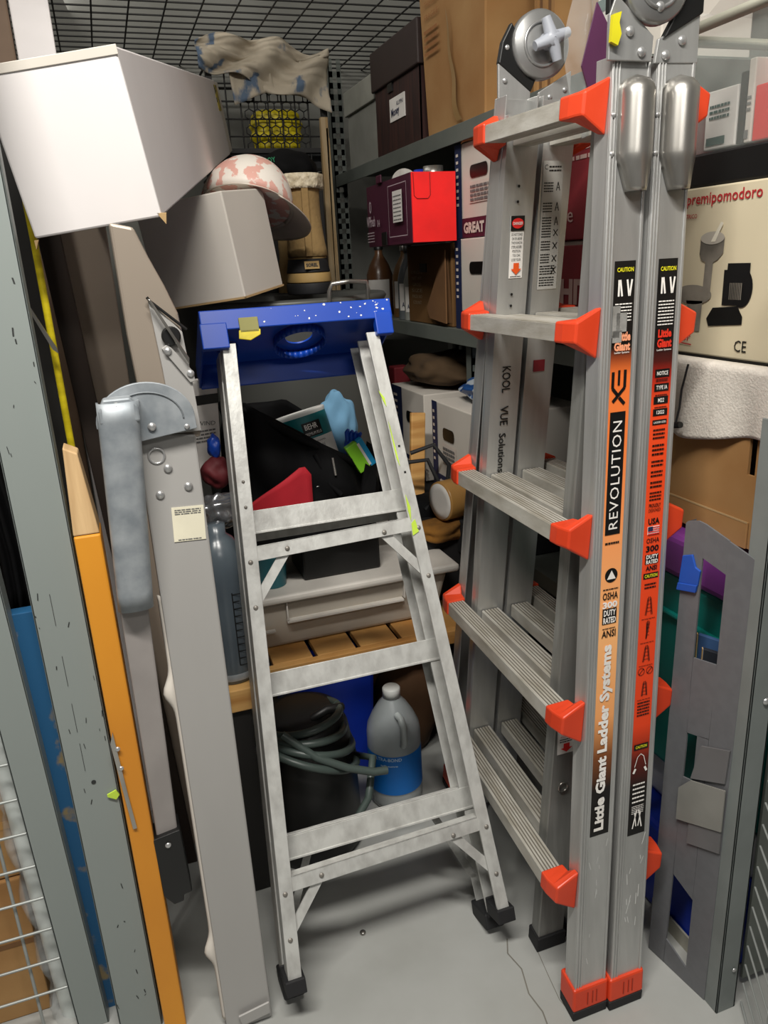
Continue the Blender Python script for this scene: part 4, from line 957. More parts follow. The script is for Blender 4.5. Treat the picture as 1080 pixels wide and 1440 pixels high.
m = MB(); m.grid(lambda u, v: (.921 - .002 * math.sin(v * 9), 1.965 + .085 * v ** .7 + u * .03 * (1 - v) ** .7 + .006 * math.sin(v * 13), 1.61 + v * .27), 3, 24); m.build('torn_tape', mat('dull_tape', '#97774a', .45), t)
m = MB(frame((.9225, 2.21, 1.8), (0, -1, 0), (0, 0, 1))); m.text('THIS SIDE UP', .12, .014, .075, .12).text('FRAGILE', .09, .013, .06, .09); m.lines(.01, .1, 0, .07, 4); m.build('faded_print', mat('faded_print', '#9a6436', .85), t)
t = thing('stacked_cardboard', (1.1, 1.62, 1.6), 'upright stack of folded cardboard right of the large brown box', 'cardboard')
for i in range(5): MB().box(1.0 + .004 * (i % 2), 1.3, 1.66 + i * .018, 1.674 + i * .018, 1.601, 1.96 - .01 * (i % 3)).build('sheet', CARDD if i % 2 else CARD, t)
t = thing('white_shelf_box', (1.1, 1.4, 1.6), 'white box with green stripe on the top shelf above the ladder', 'box')
MB().box(1.0, 1.2, 1.30, 1.50, 1.601, 1.85).build('carton', WHITE2, t, .003); MB().box(.998, .9995, 1.30, 1.50, 1.72, 1.74).build('green_stripe', mat('green_ink', '#22504a', .6), t)

# middle shelf : maroon/red box on a brown box
t = thing('brown_print_box', (1.0, 2.2, 1.09), 'brown box with white print under the red box', 'box')
MB().box(.925, 1.22, 2.06, 2.40, 1.089, 1.318).build('carton', mat('brown_print_card', '#6b4a22', .8), t, .003)
m = MB(frame((.924, 2.39, 1.09), (0, -1, 0), (0, 0, 1)))
for i in range(6): m.text(['COUNT', 'PACK NO', 'SIZE', 'GROSS', 'NET WT', 'ORIGIN'][i], .07 + .01 * (i % 3), .010, .07, .06 + i * .018)
m.build('print', mat('dim_white_print', '#9c8a70', .8), t)
MB().box(.922, .925, 2.24, 2.29, 1.24, 1.265).build('hand_hole', BLACK, t)
m = MB(); m.add([(.915, 2.06, 1.30), (.915, 2.16, 1.10), (.925, 2.06, 1.10)], [(0, 1, 2)]); m.prism([(2.06, 1.30), (2.20, 1.14), (2.18, 1.11), (2.06, 1.10)], 0, .905, .909); m.build('loose_flap', CARDD, t)
Mr = euler((.94, 2.17, 1.409), (0, 0, 0))
t = thing('red_maroon_box', (.94, 2.17, 1.32), 'open box with bright red end and maroon printed side', 'box')
# footprint quad: front (red) face from (.785,2.0) to (.905,2.0); side (maroon) recedes to (.80,2.42)
q = lambda z: [(.790, 2.0, z), (.912, 2.0, z), (.925, 2.40, z), (.803, 2.40, z)]
m = MB(); z0, z1 = 1.322, 1.492
p0, p1 = q(z0), q(z1)
m.add(p0 + p1, [(0, 1, 2, 3), (3, 0, 4, 7), (2, 3, 7, 6), (1, 2, 6, 5)]); m.build('maroon_sides', MAROON, t, solid=.004)
m = MB(); m.add([(.789, 1.997, z0 - .001), (.913, 1.997, z0 - .001), (.913, 1.997, z1), (.789, 1.997, z1)], [(0, 1, 2, 3)]); m.build('red_end', mat('bright_red_card', '#ff1a18', .6), t, solid=.004)
m = MB(); m.tube([(.793, 1.9938, 1.49), (.795, 1.9938, 1.435), (.803, 1.9938, 1.428), (.833, 1.9938, 1.428), (.840, 1.9938, 1.436), (.840, 1.9938, 1.49)], .0012, 6); m.build('flap_line', mat('deep_red', '#a80f12', .7), t)
Mm = frame((.7985 - .002, 2.40, z0), (-.013, -.4, 0), (0, 0, 1))
m = MB(Mm); m.text('WPfresh', .085, .030, .055, .070, .003, .02).lines(.015, .085, .012, .045, 4, .35, .003)
for a, b, c, d in ((.23, .385, .018, .020), (.23, .385, .150, .152), (.23, .232, .018, .152), (.383, .385, .018, .152)): m.rect(a, b, c, d, .003)
m.text('0', .022, .034, .055, .11, .003); m.text('04', .025, .02, .13, .062, .003)
m.build('white_print', mat('pale_maroon_print', '#c9b6bd', .6), t)
m = MB(Mm); m.rect(.27, .35, .055, .135, .0035); m.build('white_sticker', PAPER, t)
m = MB(Mm); m.lines(.276, .344, .06, .13, 7, .3, .004); m.build('sticker_print', LABG, t)
m = MB(Mm); m.box(.155, .20, -.001, .035, .001, .003); m.build('hand_hole', BLACK, t)
m = MB(Mm); m.box(.12, .165, .168, .19, -.003, .002); m.build('torn_tab', MAROON, t, .004)
t = thing('glass_jar', (.85, 2.28, 1.33), 'jar lying in the red box with silver lid facing up', 'jar')
MB().tube([(.87, 2.35, 1.46), (.855, 2.22, 1.485)], .036, 24).build('jar_body', CLEAR, t); MB().tube([(.855, 2.222, 1.485), (.853, 2.208, 1.487)], .038, 28).build('lid', CHROME, t)
for i, (x, y, c, nm) in enumerate(((.872, 2.14, BLUED, 'blue'), (.845, 2.12, CHROME, 'small silver'), (.878, 2.06, CHROME, 'wide silver'))):
    t = thing('glass_jar', (x, y, 1.33), 'upright jar with %s lid inside the red box' % nm, 'jar')
    r = (.016, .010, .026)[i]
    MB().lathe([(r, 1.33), (r, 1.49), (.0001, 1.49)], (x, y, 0), 20).build('jar_body', CLEAR, t); MB().lathe([(r + .001, 1.49), (r + .001, 1.512 if i != 1 else 1.5), (.0001, 1.513 if i != 1 else 1.5)], (x, y, 0), 24).build('lid', c, t)
# bottles left of brown box
def bottle(x, y, z, r, h, m_, label, capc, txt=None):
    t = thing('bottle', (x, y, z), label, 'bottle', None)
    MB().lathe([(r, 0), (r, h * .55), (r * .75, h * .68), (r * .3, h * .82), (r * .3, h * .9)], (x, y, z), 24).build('bottle_body', m_, t)
    MB().lathe([(r * .36, h * .88), (r * .36, h), (.0001, h)], (x, y, z), 16).build('cap', capc, t)
    m = MB(); 
    Mx = Matrix.Translation((x, y, z)) @ Matrix.Rotation(-.45, 4, 'Z'); m = MB(Mx); cyl(m, r + .001, -.9, .9, h * .12, h * .48, 12); m.build('label', PAPER, t)
    if txt: wraptext(Mx @ Matrix.Translation((0, 0, 0)), r + .0018, txt, -.6, .6, h * .2, h * .07, .02).build('lettering', NAVY, t)
bottle(.975, 2.82, 1.089, .048, .26, mat('brown_bottle', '#5f4029', .3), 'brown bottle with white label at the left end of the middle shelf', BLACK)
bottle(1.0, 2.62, 1.089, .045, .25, mat('amber_bottle', '#7a5a38', .3), 'amber bottle with white label between brown bottle and clear bottle', CHROME)
bottle(.965, 2.50, 1.089, .036, .24, mat('smoke_bottle', '#6a6f72', .2), 'clear square-shouldered bottle with lettered label on the middle shelf', BLACK, 'ALPHA')
bottle(.955, 2.44, 1.089, .028, .22, mat('pale_bottle', '#9a9c96', .3), 'slim pale bottle lettered Alcohol beside the brown print box', PAPER, 'Alcohol')
# banana crates
def crate(x, y0, y1, z0, h, label, group, dep=.3, navy=.10, tilt=0, brand=True, hole=True, barcode=False, bandm=None):
    t = thing('fruit_carton', (x + .15, (y0 + y1) / 2, z0), label, 'box', group)
    L_ = y1 - y0
    MB().box(x, x + dep, y0, y1, z0, z0 + h).build('carton', WHITE2, t, .003)
    Mf = frame((x - .0005, y1, z0), (0, -1, 0), (0, 0, 1))
    b = MB(Mf).rect(0, L_, 0, h * .21, .001); 
    b.build('print_band', bandm or MAROON, t)
    n = MB(Mf).rect(0, L_ * navy, h * .0, h, .0015); n.build('navy_strip', NAVY, t)
    m = MB(Mf)
    k = L_ * navy
    m.text('GREAT', L_ * .30, h * .12, k + L_ * .18, h * .105, .003, .05); m.text('WHITE', L_ * .34, h * .12, k + L_ * .60, h * .105, .003, .05)
    for i in range(8): m.rect(k * .25, k * .6, h * (.35 + i * .075), h * (.38 + i * .075), .003)
    if barcode: m.rect(L_ * (navy + .12), L_ * (navy + .42), h * .36, h * .58, .002)
    m.build('white_print', mat('crate_print', '#dccfc4', .7), t)
    m = MB(Mf)
    hx0, hx1, hy0, hy1 = L_ * (navy + .13), L_ * (navy + .38), h * .62, h * .75
    pts = []
    for (cx_, cy_, a0) in ((hx1 - .012, hy1 - .012, 0), (hx0 + .012, hy1 - .012, 90), (hx0 + .012, hy0 + .012, 180), (hx1 - .012, hy0 + .012, 270)):
        for j in range(5): a = math.radians(a0 + j * 22.5); pts.append((cx_ + .012 * math.cos(a), cy_ + .012 * math.sin(a), .0022))
    m.add(pts, [tuple(range(20))]); m.build('hand_hole', BLACKm, t)
    if barcode: MB(Mf).lines(L_ * (navy + .14), L_ * (navy + .40), h * .38, h * .56, 4, .6, .004).build('barcode', LABG, t)
    return t
crate(.925, 1.63, 2.03, 1.089, .235, 'white fruit carton on the middle shelf, lower of two', None, bandm=NAVY)
crate(.93, 1.63, 2.03, 1.326, .23, 'white fruit carton stacked beside the red box, with shipping label', None, barcode=True)
m = MB(); m.grid(lambda u, v: (.93 + .01 * math.sin(u * 14), 1.72 + u * .30, 1.556 + v * .025 * (.5 + .5 * math.sin(u * 11))), 24, 3)
tag(m.build('torn_card_flap', CARD, None, solid=.004), 'torn brown cardboard edge above the upper fruit carton', 'cardboard')
crate(.94, 1.20, 1.61, 1.089, .21, 'dark red carton behind the ladder, lower', None, bandm=DARKRED)
t = thing('dark_red_carton', (1.0, 1.5, 1.3), 'dark red printed carton seen between the ladder rails', 'box')
MB().box(.925, 1.3, 1.22, 1.60, 1.30, 1.53).build('carton', DARKRED, t, .003)
MB().box(.90, .935, 1.25, 1.58, 1.10, 1.29).build('front_sheet', DARKRED, t, .002)
m = MB(frame((.8995, 1.57, 1.10), (0, -1, 0), (0, 0, 1))); m.text('WHITE', .22, .05, .15, .10, .001, .05).lines(.02, .2, .02, .06, 3); m.build('print', mat('dim_pink_print', '#b89a92', .7), t)
m = MB(frame((.9245, 1.59, 1.3), (0, -1, 0), (0, 0, 1))); m.text('free', .08, .03, .10, .05, .001).lines(.05, .2, .15, .2, 3); m.build('upper_print', MC['dim_pink_print'], t)
# lower shelf cartons
crate(.86, 2.14, 2.42, .62, .27, 'open white fruit carton on the lower shelf, farther of two', None, navy=.35, bandm=NAVY)
crate(.83, 1.70, 2.00, .64, .26, 'open white fruit carton with barcode label on the lower shelf', None, navy=.12, bandm=NAVY, barcode=True)
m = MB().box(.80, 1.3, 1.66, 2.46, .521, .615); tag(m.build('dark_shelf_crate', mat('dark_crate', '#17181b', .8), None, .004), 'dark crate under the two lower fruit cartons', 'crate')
m = blob((1.0, 2.28, .945), (.13, .17, .05), 5, .15, 2, 4); tag(m.build('brown_paper_bag', mat('brown_paper', '#4d3a24', .9)), 'crumpled brown paper on the farther lower carton', 'paper bag')
m = blob((.97, 1.86, .935), (.10, .13, .03), 5, .15, 1.6, 8); tag(m.build('blue_white_packet', mat('blue_white_print', '#1d4a86', .4, 0, '#b9c4cc', 14, (1, 1, 1), .5, .53)), 'shiny blue and white packets on the nearer lower carton', 'packet')
m = MB().box(.90, .96, 2.5, 2.56, .85, .93); tag(m.build('red_tin', DARKRED, None, .006), 'red tin behind the lower fruit cartons', 'tin')
m = MB(euler((.79, 2.03, .73), (-8, 6, 0))); m.box(-.022, .022, -.008, .008, -.13, .13); tag(m.build('wooden_stake', WOOD, None, .003), 'pine stake standing in front of the lower fruit cartons', 'stake')
m = MB(); m.tube([(.72, 1.9, .78), (.78, 1.88, .80), (.82, 1.87, .74), (.81, 1.87, .67), (.75, 1.88, .62)], .006, 8); m.tube([(.70, 1.92, .75), (.77, 1.9, .755), (.80, 1.89, .68)], .006, 8)
tag(m.build('black_cable', RUBBER), 'black cable looped beside the tape roll', 'cable')
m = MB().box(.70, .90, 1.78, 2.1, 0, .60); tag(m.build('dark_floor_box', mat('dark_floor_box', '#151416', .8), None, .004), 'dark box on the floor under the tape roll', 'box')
t = thing('tape_roll', (.80, 1.86, .65), 'roll of tan packing tape with white printed core label', 'tape roll')
Mt = euler((.81, 1.80, .668), (0, 0, 12))
MB(Mt).lathe([(.033, -.055), (.052, -.055), (.053, -.05), (.053, .05), (.033, .05), (.033, -.055)], (0, 0, 0), 40, 0).build('tape', TAPE, t)
MB(Mt).lathe([(.030, -.0565), (.048, -.0565), (.048, -.0555), (.03, -.0555)], (0, 0, 0), 40, 0).build('core_label', PAPER, t)
m = blob((.765, 1.80, .585), (.075, .05, .035), 5, .2, 1.6, 9); tag(m.build('work_gloves', TANL), 'tan leather work gloves below the tape roll', 'gloves')
m = blob((.76, 1.93, .60), (.07, .06, .05), 3, .2, 3, 2); tag(m.build('black_tool_bag', FABRIC), 'black bag behind the tan gloves', 'bag')

# ------------------------------------------------------------------ back wall stuff
t = thing('wire_basket', (.64, 2.95, 1.6), 'black wire basket hanging at the back wall', 'basket')
m = MB()
for i in range(9): m.tube([(.44 + i * .047, 2.90, 1.60), (.44 + i * .047, 2.90, 1.925)], .0028, 6)
for i in range(7): m.tube([(.43, 2.899, 1.60 + i * .054), (.83, 2.899, 1.60 + i * .054)], .0028, 6)
for z in (1.60, 1.925): m.tube([(.43, 2.9, z), (.83, 2.9, z), (.83, 3.25, z), (.43, 3.25, z)], .005, 8, True)
m.box(.425, .445, 2.89, 2.91, 1.44, 1.93); m.box(.815, .835, 2.89, 2.91, 1.44, 1.93); m.box(.43, .83, 2.89, 2.9, 1.655, 1.67)
m.build('wire_frame', WIRE, t)
h = MB(); R = .022
for j in range(7):
    for i in range(9):
        cx_, cz_ = .56 + i * R * 1.732 * 1.0 / 1.3, 1.675 + j * R * 1.15
        cx_ += (j % 2) * R * .66
        if cx_ > .76: continue
        h.tube([(cx_ + R * .77 * math.sin(k * PI / 3), 2.893, cz_ + R * .77 * math.cos(k * PI / 3)) for k in range(6)], .0022, 5, True)
h.build('hexagon_mesh', WIRE, t)
m = MB()
def yb(u, v):
    a = 2 * PI * u; c, d = math.cos(a), math.sin(a); k = (abs(c) ** 3.5 + abs(d) ** 3.5) ** (-1 / 3.5); z = 1.665 + .135 * v
    k *= (1 - abs(2 * v - 1) ** 5 * .35) * (1 + .05 * math.sin(v * 22) + .03 * math.sin(a * 6 + v * 5)); return (.665 + .088 * k * c, 2.97 + .05 * k * d, z)
m.grid(yb, 48, 24)
tag(m.build('yellow_bag', YEL), 'bright yellow padded bag behind the hexagon wire mesh', 'bag')
m = MB().box(.44, .82, 2.95, 3.24, 1.605, 1.66); tag(m.build('dark_tray', mat('dark_tray', '#1b1d1f', .7), None, .004), 'dark tray lying in the wire basket', 'tray')
def cl(u, v):
    x = .40 + u * .44; z = 1.985 - v * (.07 + .13 * u) + .012 * math.sin(u * 13 + v * 4) + (.02 * math.sin(u * 5) if v < .2 else 0)
    return (x, 2.86 + .02 * math.sin(u * 17 + v * 6) + .02 * noise.noise(V((u * 8, v * 8, 1))), z)
m = MB(); m.grid(cl, 50, 20); t = m.build('printed_cloth', CLOTHM, None, solid=.004)
tag(t, 'cream cloth with blue print draped over the wire basket', 'cloth')
m = MB(); m.grid(lambda u, v: (.50 + u * .14 + .01 * v, 2.87 + .01 * math.sin(u * 9), 1.90 - v * .10 * (1 - .5 * u)), 12, 8); tag(m.build('folded_cloth', CLOTHM, None, solid=.004), 'cream cloth corner hanging beside the yellow bag', 'cloth')
# boots
t = thing('winter_boot', (.54, 2.14, 1.21), 'tan suede winter boot with cream fleece cuff on the tub', 'boot')
def shaft(u, v):
    a = 2 * PI * u; r = .052 - .006 * math.sin(v * PI); return (.528 + .012 * (1 - v) + r * math.cos(a), 2.15 + (r + .01) * math.sin(a), 1.30 + v * .185)
m = MB(); m.grid(shaft, 32, 10); m.build('shaft', SUEDE, t, solid=.004)
m = MB(); m.grid(lambda u, v: (.528 + (.057 + .004 * math.sin(u * 40)) * math.cos(2 * PI * u), 2.15 + .066 * math.sin(2 * PI * u), 1.468 + v * .036), 60, 4); m.build('fleece_cuff', FLEECE, t, solid=.012)
MB().box(.518, .536, 2.080, 2.086, 1.30, 1.485).build('pull_strap', SUEDE, t, .002)
def oval(z0, z1, r0, r1, name, mm):
    MB().lathe([(.0001, z0), (r0, z0), (r1, z1), (.0001, z1)], (.54, 2.16, 0), 32, 2, 1, 1.35).build(name, mm, t, .003)
oval(1.203, 1.232, .060, .062, 'outsole', RUBBER); oval(1.233, 1.258, .061, .059, 'tan_midsole', mat('tan_rubber', '#a88a55', .7)); oval(1.259, 1.30, .059, .050, 'rubber_upper', RUBBER); oval(1.292, 1.304, .052, .05, 'tan_trim', MC['tan_rubber'])
o = MB(frame((.515, 2.078, 1.27), (1, 0, 0), (0, .2, 1))).rect(-.004, .036, -.002, .018, .001).build('patch', MC['tan_rubber'], t)
MB(frame((.515, 2.0775, 1.27), (1, 0, 0), (0, .2, 1))).text('SOREL', .032, .009, .016, .008, .002, .04).build('lettering', BLACKm, o)
t = thing('winter_boot', (.55, 2.36, 1.21), 'second tan winter boot, mostly hidden behind the first', 'boot')
MB().lathe([(.055, 1.203), (.058, 1.25), (.045, 1.30), (.045, 1.48)], (.552, 2.36, 0), 28, 2, 1, 1.2).build('shaft', SUEDE, t)
# hard hat
t = thing('hard_hat', (.36, 2.0, 1.4), 'pink and white camouflage hard hat on the short white box', 'hard hat')
Mh = euler((.360, 2.01, 1.42), (-14, 20, 10))
prof = [(.118 * math.cos(a * PI / 2 / 12), .115 * math.sin(a * PI / 2 / 12)) for a in range(12)] + [(.0001, .115)]
MB(Mh).lathe(prof, (0, 0, 0), 48, 2, .9, 1.12).build('shell', PINKM, t, solid=.003)
m = MB(Mh); m.grid(lambda u, v: ((.106 + .05 * v * max(0, math.cos((u - .5) * PI)) + .012 * v) * math.cos((u - .5) * 2.7), (.13 + .02 * v) * math.sin((u - .5) * 2.7), -.002 - .012 * v), 30, 6); m.build('brim', mat('hat_brim', '#c8bdb0', .5), t, solid=.003)
m = MB(Mh); m.grid(lambda u, v: ((.108 + .008 * v) * math.cos(u * 2 * PI) * .93, (.132 + .008 * v) * math.sin(u * 2 * PI), -.002 - .004 * v), 40, 2); m.build('rim', mat('hat_brim', '#c8bdb0'), t, solid=.002)
t = thing('knitted_cap', (.6, 2.52, 1.525), 'black knitted cap with green lettering above the boot', 'cap')
blob((.60, 2.58, 1.562), (.098, .09, .062), 4, .06, 2).build('crown', FABRIC, t)
MB(frame((.505, 2.49, 1.582), (1, 0, 0), (0, .35, 1))).text('TROY', .045, .016, .02, 0, .003, .02, rot=.1).build('green_lettering', mat('green_thread', '#1f8a5c', .7), t)
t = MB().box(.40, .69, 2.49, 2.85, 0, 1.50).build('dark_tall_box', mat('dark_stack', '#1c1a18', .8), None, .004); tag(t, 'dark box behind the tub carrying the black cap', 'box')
for i, (x0, x1, lb) in enumerate(((.706, .730, 'left'), (.732, .748, 'middle'), (.752, .768, 'right'))):
    m = MB(); m.hexa([(x0, 2.60, 0), (x1, 2.60, 0), (x1, 2.62, 0), (x0, 2.62, 0), (x0 + .022 - i * .012, 2.60, 1.72 - .03 * i), (x1 + .022 - i * .018, 2.60, 1.72 - .03 * i), (x1 + .022 - i * .018, 2.62, 1.72 - .03 * i), (x0 + .022 - i * .012, 2.62, 1.72 - .03 * i)])
    tag(m.build('wood_trim_strip', WOODT, None, .002), 'weathered wood strip right of the boot, %s of three' % lb, 'wood strip', 'wood strips beside the boot')
m = MB().box(.12, .60, 2.2, 2.9, 0, .56); tag(m.build('dark_floor_crate', mat('dark_floor_crate', '#161514', .8), None, .004), 'dark crate on the floor carrying the metal tub', 'crate') if False else None

# ------------------------------------------------------------------ near right: bins, mill box, towel, teal bin, grey panel
t = thing('tomato_mill_box', (1.1, 1.0, 1.09), 'cream printed box showing an electric tomato mill, on the shelf', 'box')
MB().box(.952, 1.30, .80, 1.19, 1.098, 1.368).build('carton', mat('cream_box', '#d9cdb0', .6, 0, '#d2c6a9', 2), t, .003)
Mf = frame((.9515, 1.19, 1.098), (0, -1, 0), (0, 0, 1))   # x = toward camera
m = MB(Mf); m.text('premipomodoro', .165, .023, .128, .250, .001, .012).text('ELETTRICO', .045, .007, .050, .226, .001, .01).text('reber', .055, .015, .050, .030, .001, .0, rot=-.05)
strk(m, [(.02, .020), (.080, .016)], .002, .001); m.build('red_lettering', mat('red_ink', '#b8202a', .6), t)
def ell(mb, cx_, cy_, a, b, z, a0=0, a1=2 * PI, n=28):
    mb.add([(cx_ + a * math.cos(a0 + (a1 - a0) * i / n), cy_ + b * math.sin(a0 + (a1 - a0) * i / n), z) for i in range(n)], [tuple(range(n))])
m = MB(Mf); ell(m, .186, .112, .022, .030, .001); m.rect(.145, .190, .085, .140, .0012); m.rect(.152, .200, .128, .150, .0014)
m.add([(.118, .050, .001), (.192, .056, .001), (.192, .068, .001), (.180, .084, .001), (.125, .080, .001), (.112, .062, .001)], [tuple(range(6))]); m.build('motor_picture', BLACKm, t)
MB(Mf).text('CE', .026, .018, .193, .022, .001, .0).build('mark_lettering', BLACKm, t)
m = MB(Mf)
for i in range(8): m.rect(.160 + i * .0035, .1618 + i * .0035, .094, .120, .0018)
m.build('motor_grille_print', mat('mill_metal_print', '#8c857a', .5, 0, '#5f5a52', 10), t)
m = MB(Mf)
m.add([(.086, .190, .001), (.140, .190, .001), (.139, .166, .001), (.128, .156, .001), (.118, .152, .001), (.116, .098, .001), (.098, .098, .001), (.100, .152, .001), (.090, .156, .001), (.085, .166, .001)], [tuple(range(10))])
ell(m, .075, .100, .045, .016, .0012); m.add([(.060, .090, .0012), (.100, .090, .0012), (.098, .040, .0012), (.082, .040, .0012)], [(0, 1, 2, 3)])
m.build('mill_picture', MC['mill_metal_print'], t)
m = MB(Mf); ell(m, .113, .190, .027, .010, .0016); m.build('funnel_picture', mat('funnel_print', '#b7b0a4', .5), t)
m = MB(Mf); m.add([(.110, .184, .002), (.120, .184, .002), (.136, .212, .002), (.130, .214, .002)], [(0, 1, 2, 3)]); m.build('pusher_picture', mat('pusher_print', '#e8e2d0', .5), t)
MB().box(.948, 1.302, .80, 1.192, 1.086, 1.0975).build('dark_base_edge', BLACK, t)
t = MB().box(.955, 1.30, .79, 1.18, 1.369, 1.420).build('black_tray', BLACK, None, .004); tag(t, 'black tray between the printed box and the clear bin', 'tray')
t = thing('clear_bin', (1.1, 1.0, 1.39), 'clear plastic bin of white and red packs above the printed box', 'bin')
m = MB(); c0 = [(.965, .82, 1.422), (1.28, .82, 1.422), (1.28, 1.165, 1.422), (.965, 1.165, 1.422)]; c1 = [(.945, .80, 1.60), (1.30, .80, 1.60), (1.30, 1.19, 1.60), (.945, 1.19, 1.60)]
m.add(c0 + c1, [(0, 3, 2, 1), (0, 1, 5, 4), (1, 2, 6, 5), (2, 3, 7, 6), (3, 0, 4, 7)]); m.build('bin_body', CLEAR, t, solid=.003)
MB().tube([(.938, .79, 1.60), (1.31, .79, 1.60), (1.31, 1.20, 1.60), (.938, 1.20, 1.60)], .009, 8, True).build('bin_rim', mat('cloudy_rim', '#b9b8a8', .4), t)
for i, (y0, y1, z1, mm, lb) in enumerate(((1.085, 1.155, 1.515, PAPER, 'white pack with dark print inside the clear bin, rear'), (1.052, 1.066, 1.545, WHITE2, 'thin tall off-white pack in the middle of the clear bin'), (1.069, 1.082, 1.53, BLACK, 'thin black case inside the clear bin'), (.94, 1.049, 1.505, RED, 'red pack at the near end of the clear bin'))):
    t = thing('boxed_pack', (1.0, (y0 + y1) / 2, 1.395), lb, 'pack')
    MB().box(.985, 1.2, y0, y1, 1.427, z1).build('carton', mm, t, .002)
    Mk = frame((.9845, y1, 1.427), (0, -1, 0), (0, 0, 1))
    if i in (0, 1): MB(Mk).lines((y1 - y0) * .15, (y1 - y0) * .8, .045, .07, 3, .5, .001).rect((y1 - y0) * .1, (y1 - y0) * .7, .006, .018, .001).build('print', mat('green_ink', '#22504a', .6) if i == 0 else LABG, t)
m = MB(); m.grid(lambda u, v: (.96 + u * .25, .82 + v * .35, 1.63 + .02 * noise.noise(V((u * 5, v * 7, 0)))), 20, 20); tag(m.build('plastic_bag', FILM, None), 'crumpled clear plastic bag lying on the clear bin', 'plastic bag')
# dark framed box at the right edge
t = thing('open_carton_edge', (.8, .78, 1.1), 'dark box with brown card edge at the right border', 'box')
MB().box(.812, .95, .60, .775, 1.09, 1.45).build('dark_side', BLACK, t, .002); MB().box(.806, .811, .60, .785, 1.088, 1.45).box(.811, .95, .776, .785, 1.088, 1.45).build('card_edge', CARDD, t, .001)
# towel draped over the shelf edge
def tw(u, v):
    y = .78 + u * .42; s = v * .135
    bot = 1.095 - max(0, s - .02) * (1 - .12 * math.sin(u * 7))
    return (.905 - .006 * math.sin(u * 14) * v - .004 * math.sin(u * 31) * v if s > .02 else .93 - s * 1.0, y, bot if s > .02 else 1.095)
m = MB(); m.grid(tw, 60, 24); tag(m.build('white_towel', TOWEL, None, solid=.007), 'white terry towel hanging over the shelf edge under the printed box', 'towel')
t = thing('toggle_cord', (.895, 1.1, 1.0), 'black drawcord with toggle hanging in front of the towel', 'cord')
MB().tube([(.888, 1.040, 1.093), (.885, 1.048, 1.05), (.885, 1.050, 1.02), (.884, 1.056, .99)], .002, 6).build('cord', RUBBER, t)
MB().tube([(.883, 1.042, .992), (.883, 1.070, .986)], .0055, 10).build('toggle', BLACK, t)
# cardboard sheet
t = thing('hanging_cardboard', (.93, 1.0, .8), 'brown cardboard with a slot below the white towel', 'cardboard')
m = MB(); y0, y1 = .72, 1.22
m.box(.915, .920, y0, .905, .81, 1.07); m.box(.915, .920, .920, y1, .81, 1.07); m.box(.915, .920, .905, .920, .81, .93); m.build('sheet', CARD, t)
MB().box(.910, .914, .905, 1.21, .81, .855).build('lower_flap', CARD, t, .001)
MB().box(.9095, .9098, .905, 1.21, .853, .856).build('torn_line', CARDE, t)
MB().box(1.0, 1.01, .6, 1.3, .8, 1.07).build('back_sheet', CARDD, t)
t = thing('teal_tote', (1.1, 1.05, .3), 'teal plastic tote with purple lid behind the grey panel', 'tote')
m = MB(); m.hexa([(.91, .83, .30), (1.3, .83, .30), (1.3, 1.24, .30), (.91, 1.24, .30), (.89, .82, .72), (1.35, .82, .72), (1.35, 1.26, .72), (.89, 1.26, .72)]); m.build('tote_body', TEAL, t, .012, 3)
MB().box(.886, 1.36, .815, 1.27, .635, .645).build('tote_rib', TEAL, t, .004)
MB().box(.876, 1.37, .812, 1.28, .72, .80).build('tote_lid', PURPLE, t, .014, 3)
t = MB().box(.93, 1.3, .83, 1.25, .20, .298).build('white_container', mat('white_tote', '#c9cbd0', .4), None, .01); tag(t, 'white plastic container under the teal tote', 'container')
t = MB().box(.868, 1.35, .835, 1.27, 0.0, .198).build('blue_floor_bin', BLUED, None, .01); tag(t, 'blue plastic bin on the floor behind the grey panel', 'bin')
# books between panel and tote
def book(p, q, z0, z1, mm, lb):
    m = MB(); m.hexa([(*p, z0), (*q, z0), (q[0] + .006, q[1] + .006, z0), (p[0] + .006, p[1] + .006, z0), (*p, z1), (*q, z1 + .004), (q[0] + .006, q[1] + .006, z1 + .004), (p[0] + .006, p[1] + .006, z1)])
    t = thing('book', (p[0], p[1], z0), lb, 'book', None); m.build('cover', mm, t, .001)
    m = MB(); m.hexa([(p[0] - .002, p[1] + .001, z0), (p[0], p[1] + .001, z0), (p[0] + .004, p[1] + .007, z0), (p[0] + .002, p[1] + .007, z0), (p[0] - .002, p[1] + .001, z1), (p[0], p[1] + .001, z1), (p[0] + .004, p[1] + .007, z1), (p[0] + .002, p[1] + .007, z1)]); m.build('page_edge', CARDE, t)
book((.842, .915), (.862, .845), .50, .668, mat('blue_cover', '#3a5a86', .6), 'blue book standing in the upper opening of the grey panel')
book((.832, .890), (.850, .835), .50, .655, mat('black_cover', '#20242c', .6), 'black book in front of the blue book, in the upper panel opening')
# grey perforated panel
PA = V((.800, .927, 0)); PB_ = V((.820, .808, 0)); du = (PB_ - PA).normalized(); Wd = .121
nrm = V((0, 0, 1)).cross(du); nrm = nrm if nrm.dot(V((-1, 0, 0))) > 0 else -nrm
Mg = Matrix(((du.x, 0, -nrm.x, PA.x), (du.y, 0, -nrm.y, PA.y), (0, 1, 0, .0), (0, 0, 0, 1)))   # (x across, y up, z backward)
t = thing('grey_metal_panel', tuple((PA + PB_) / 2), 'dark grey metal panel with cut-out openings standing at right', 'panel')
m = MB(Mg); T_ = .003
def pc(poly): m.prism(poly, 2, 0, T_)
pc([(0, .002), (.034, .002), (.043, .48), (.042, .60), (.045, .876), (.032, .878), (.012, .872)])
pc([(.082, 0), (.121, 0), (.128, .848), (.088, .861)])
pc([(.0445, .821), (.0875, .808), (.088, .862), (.045, .876)])
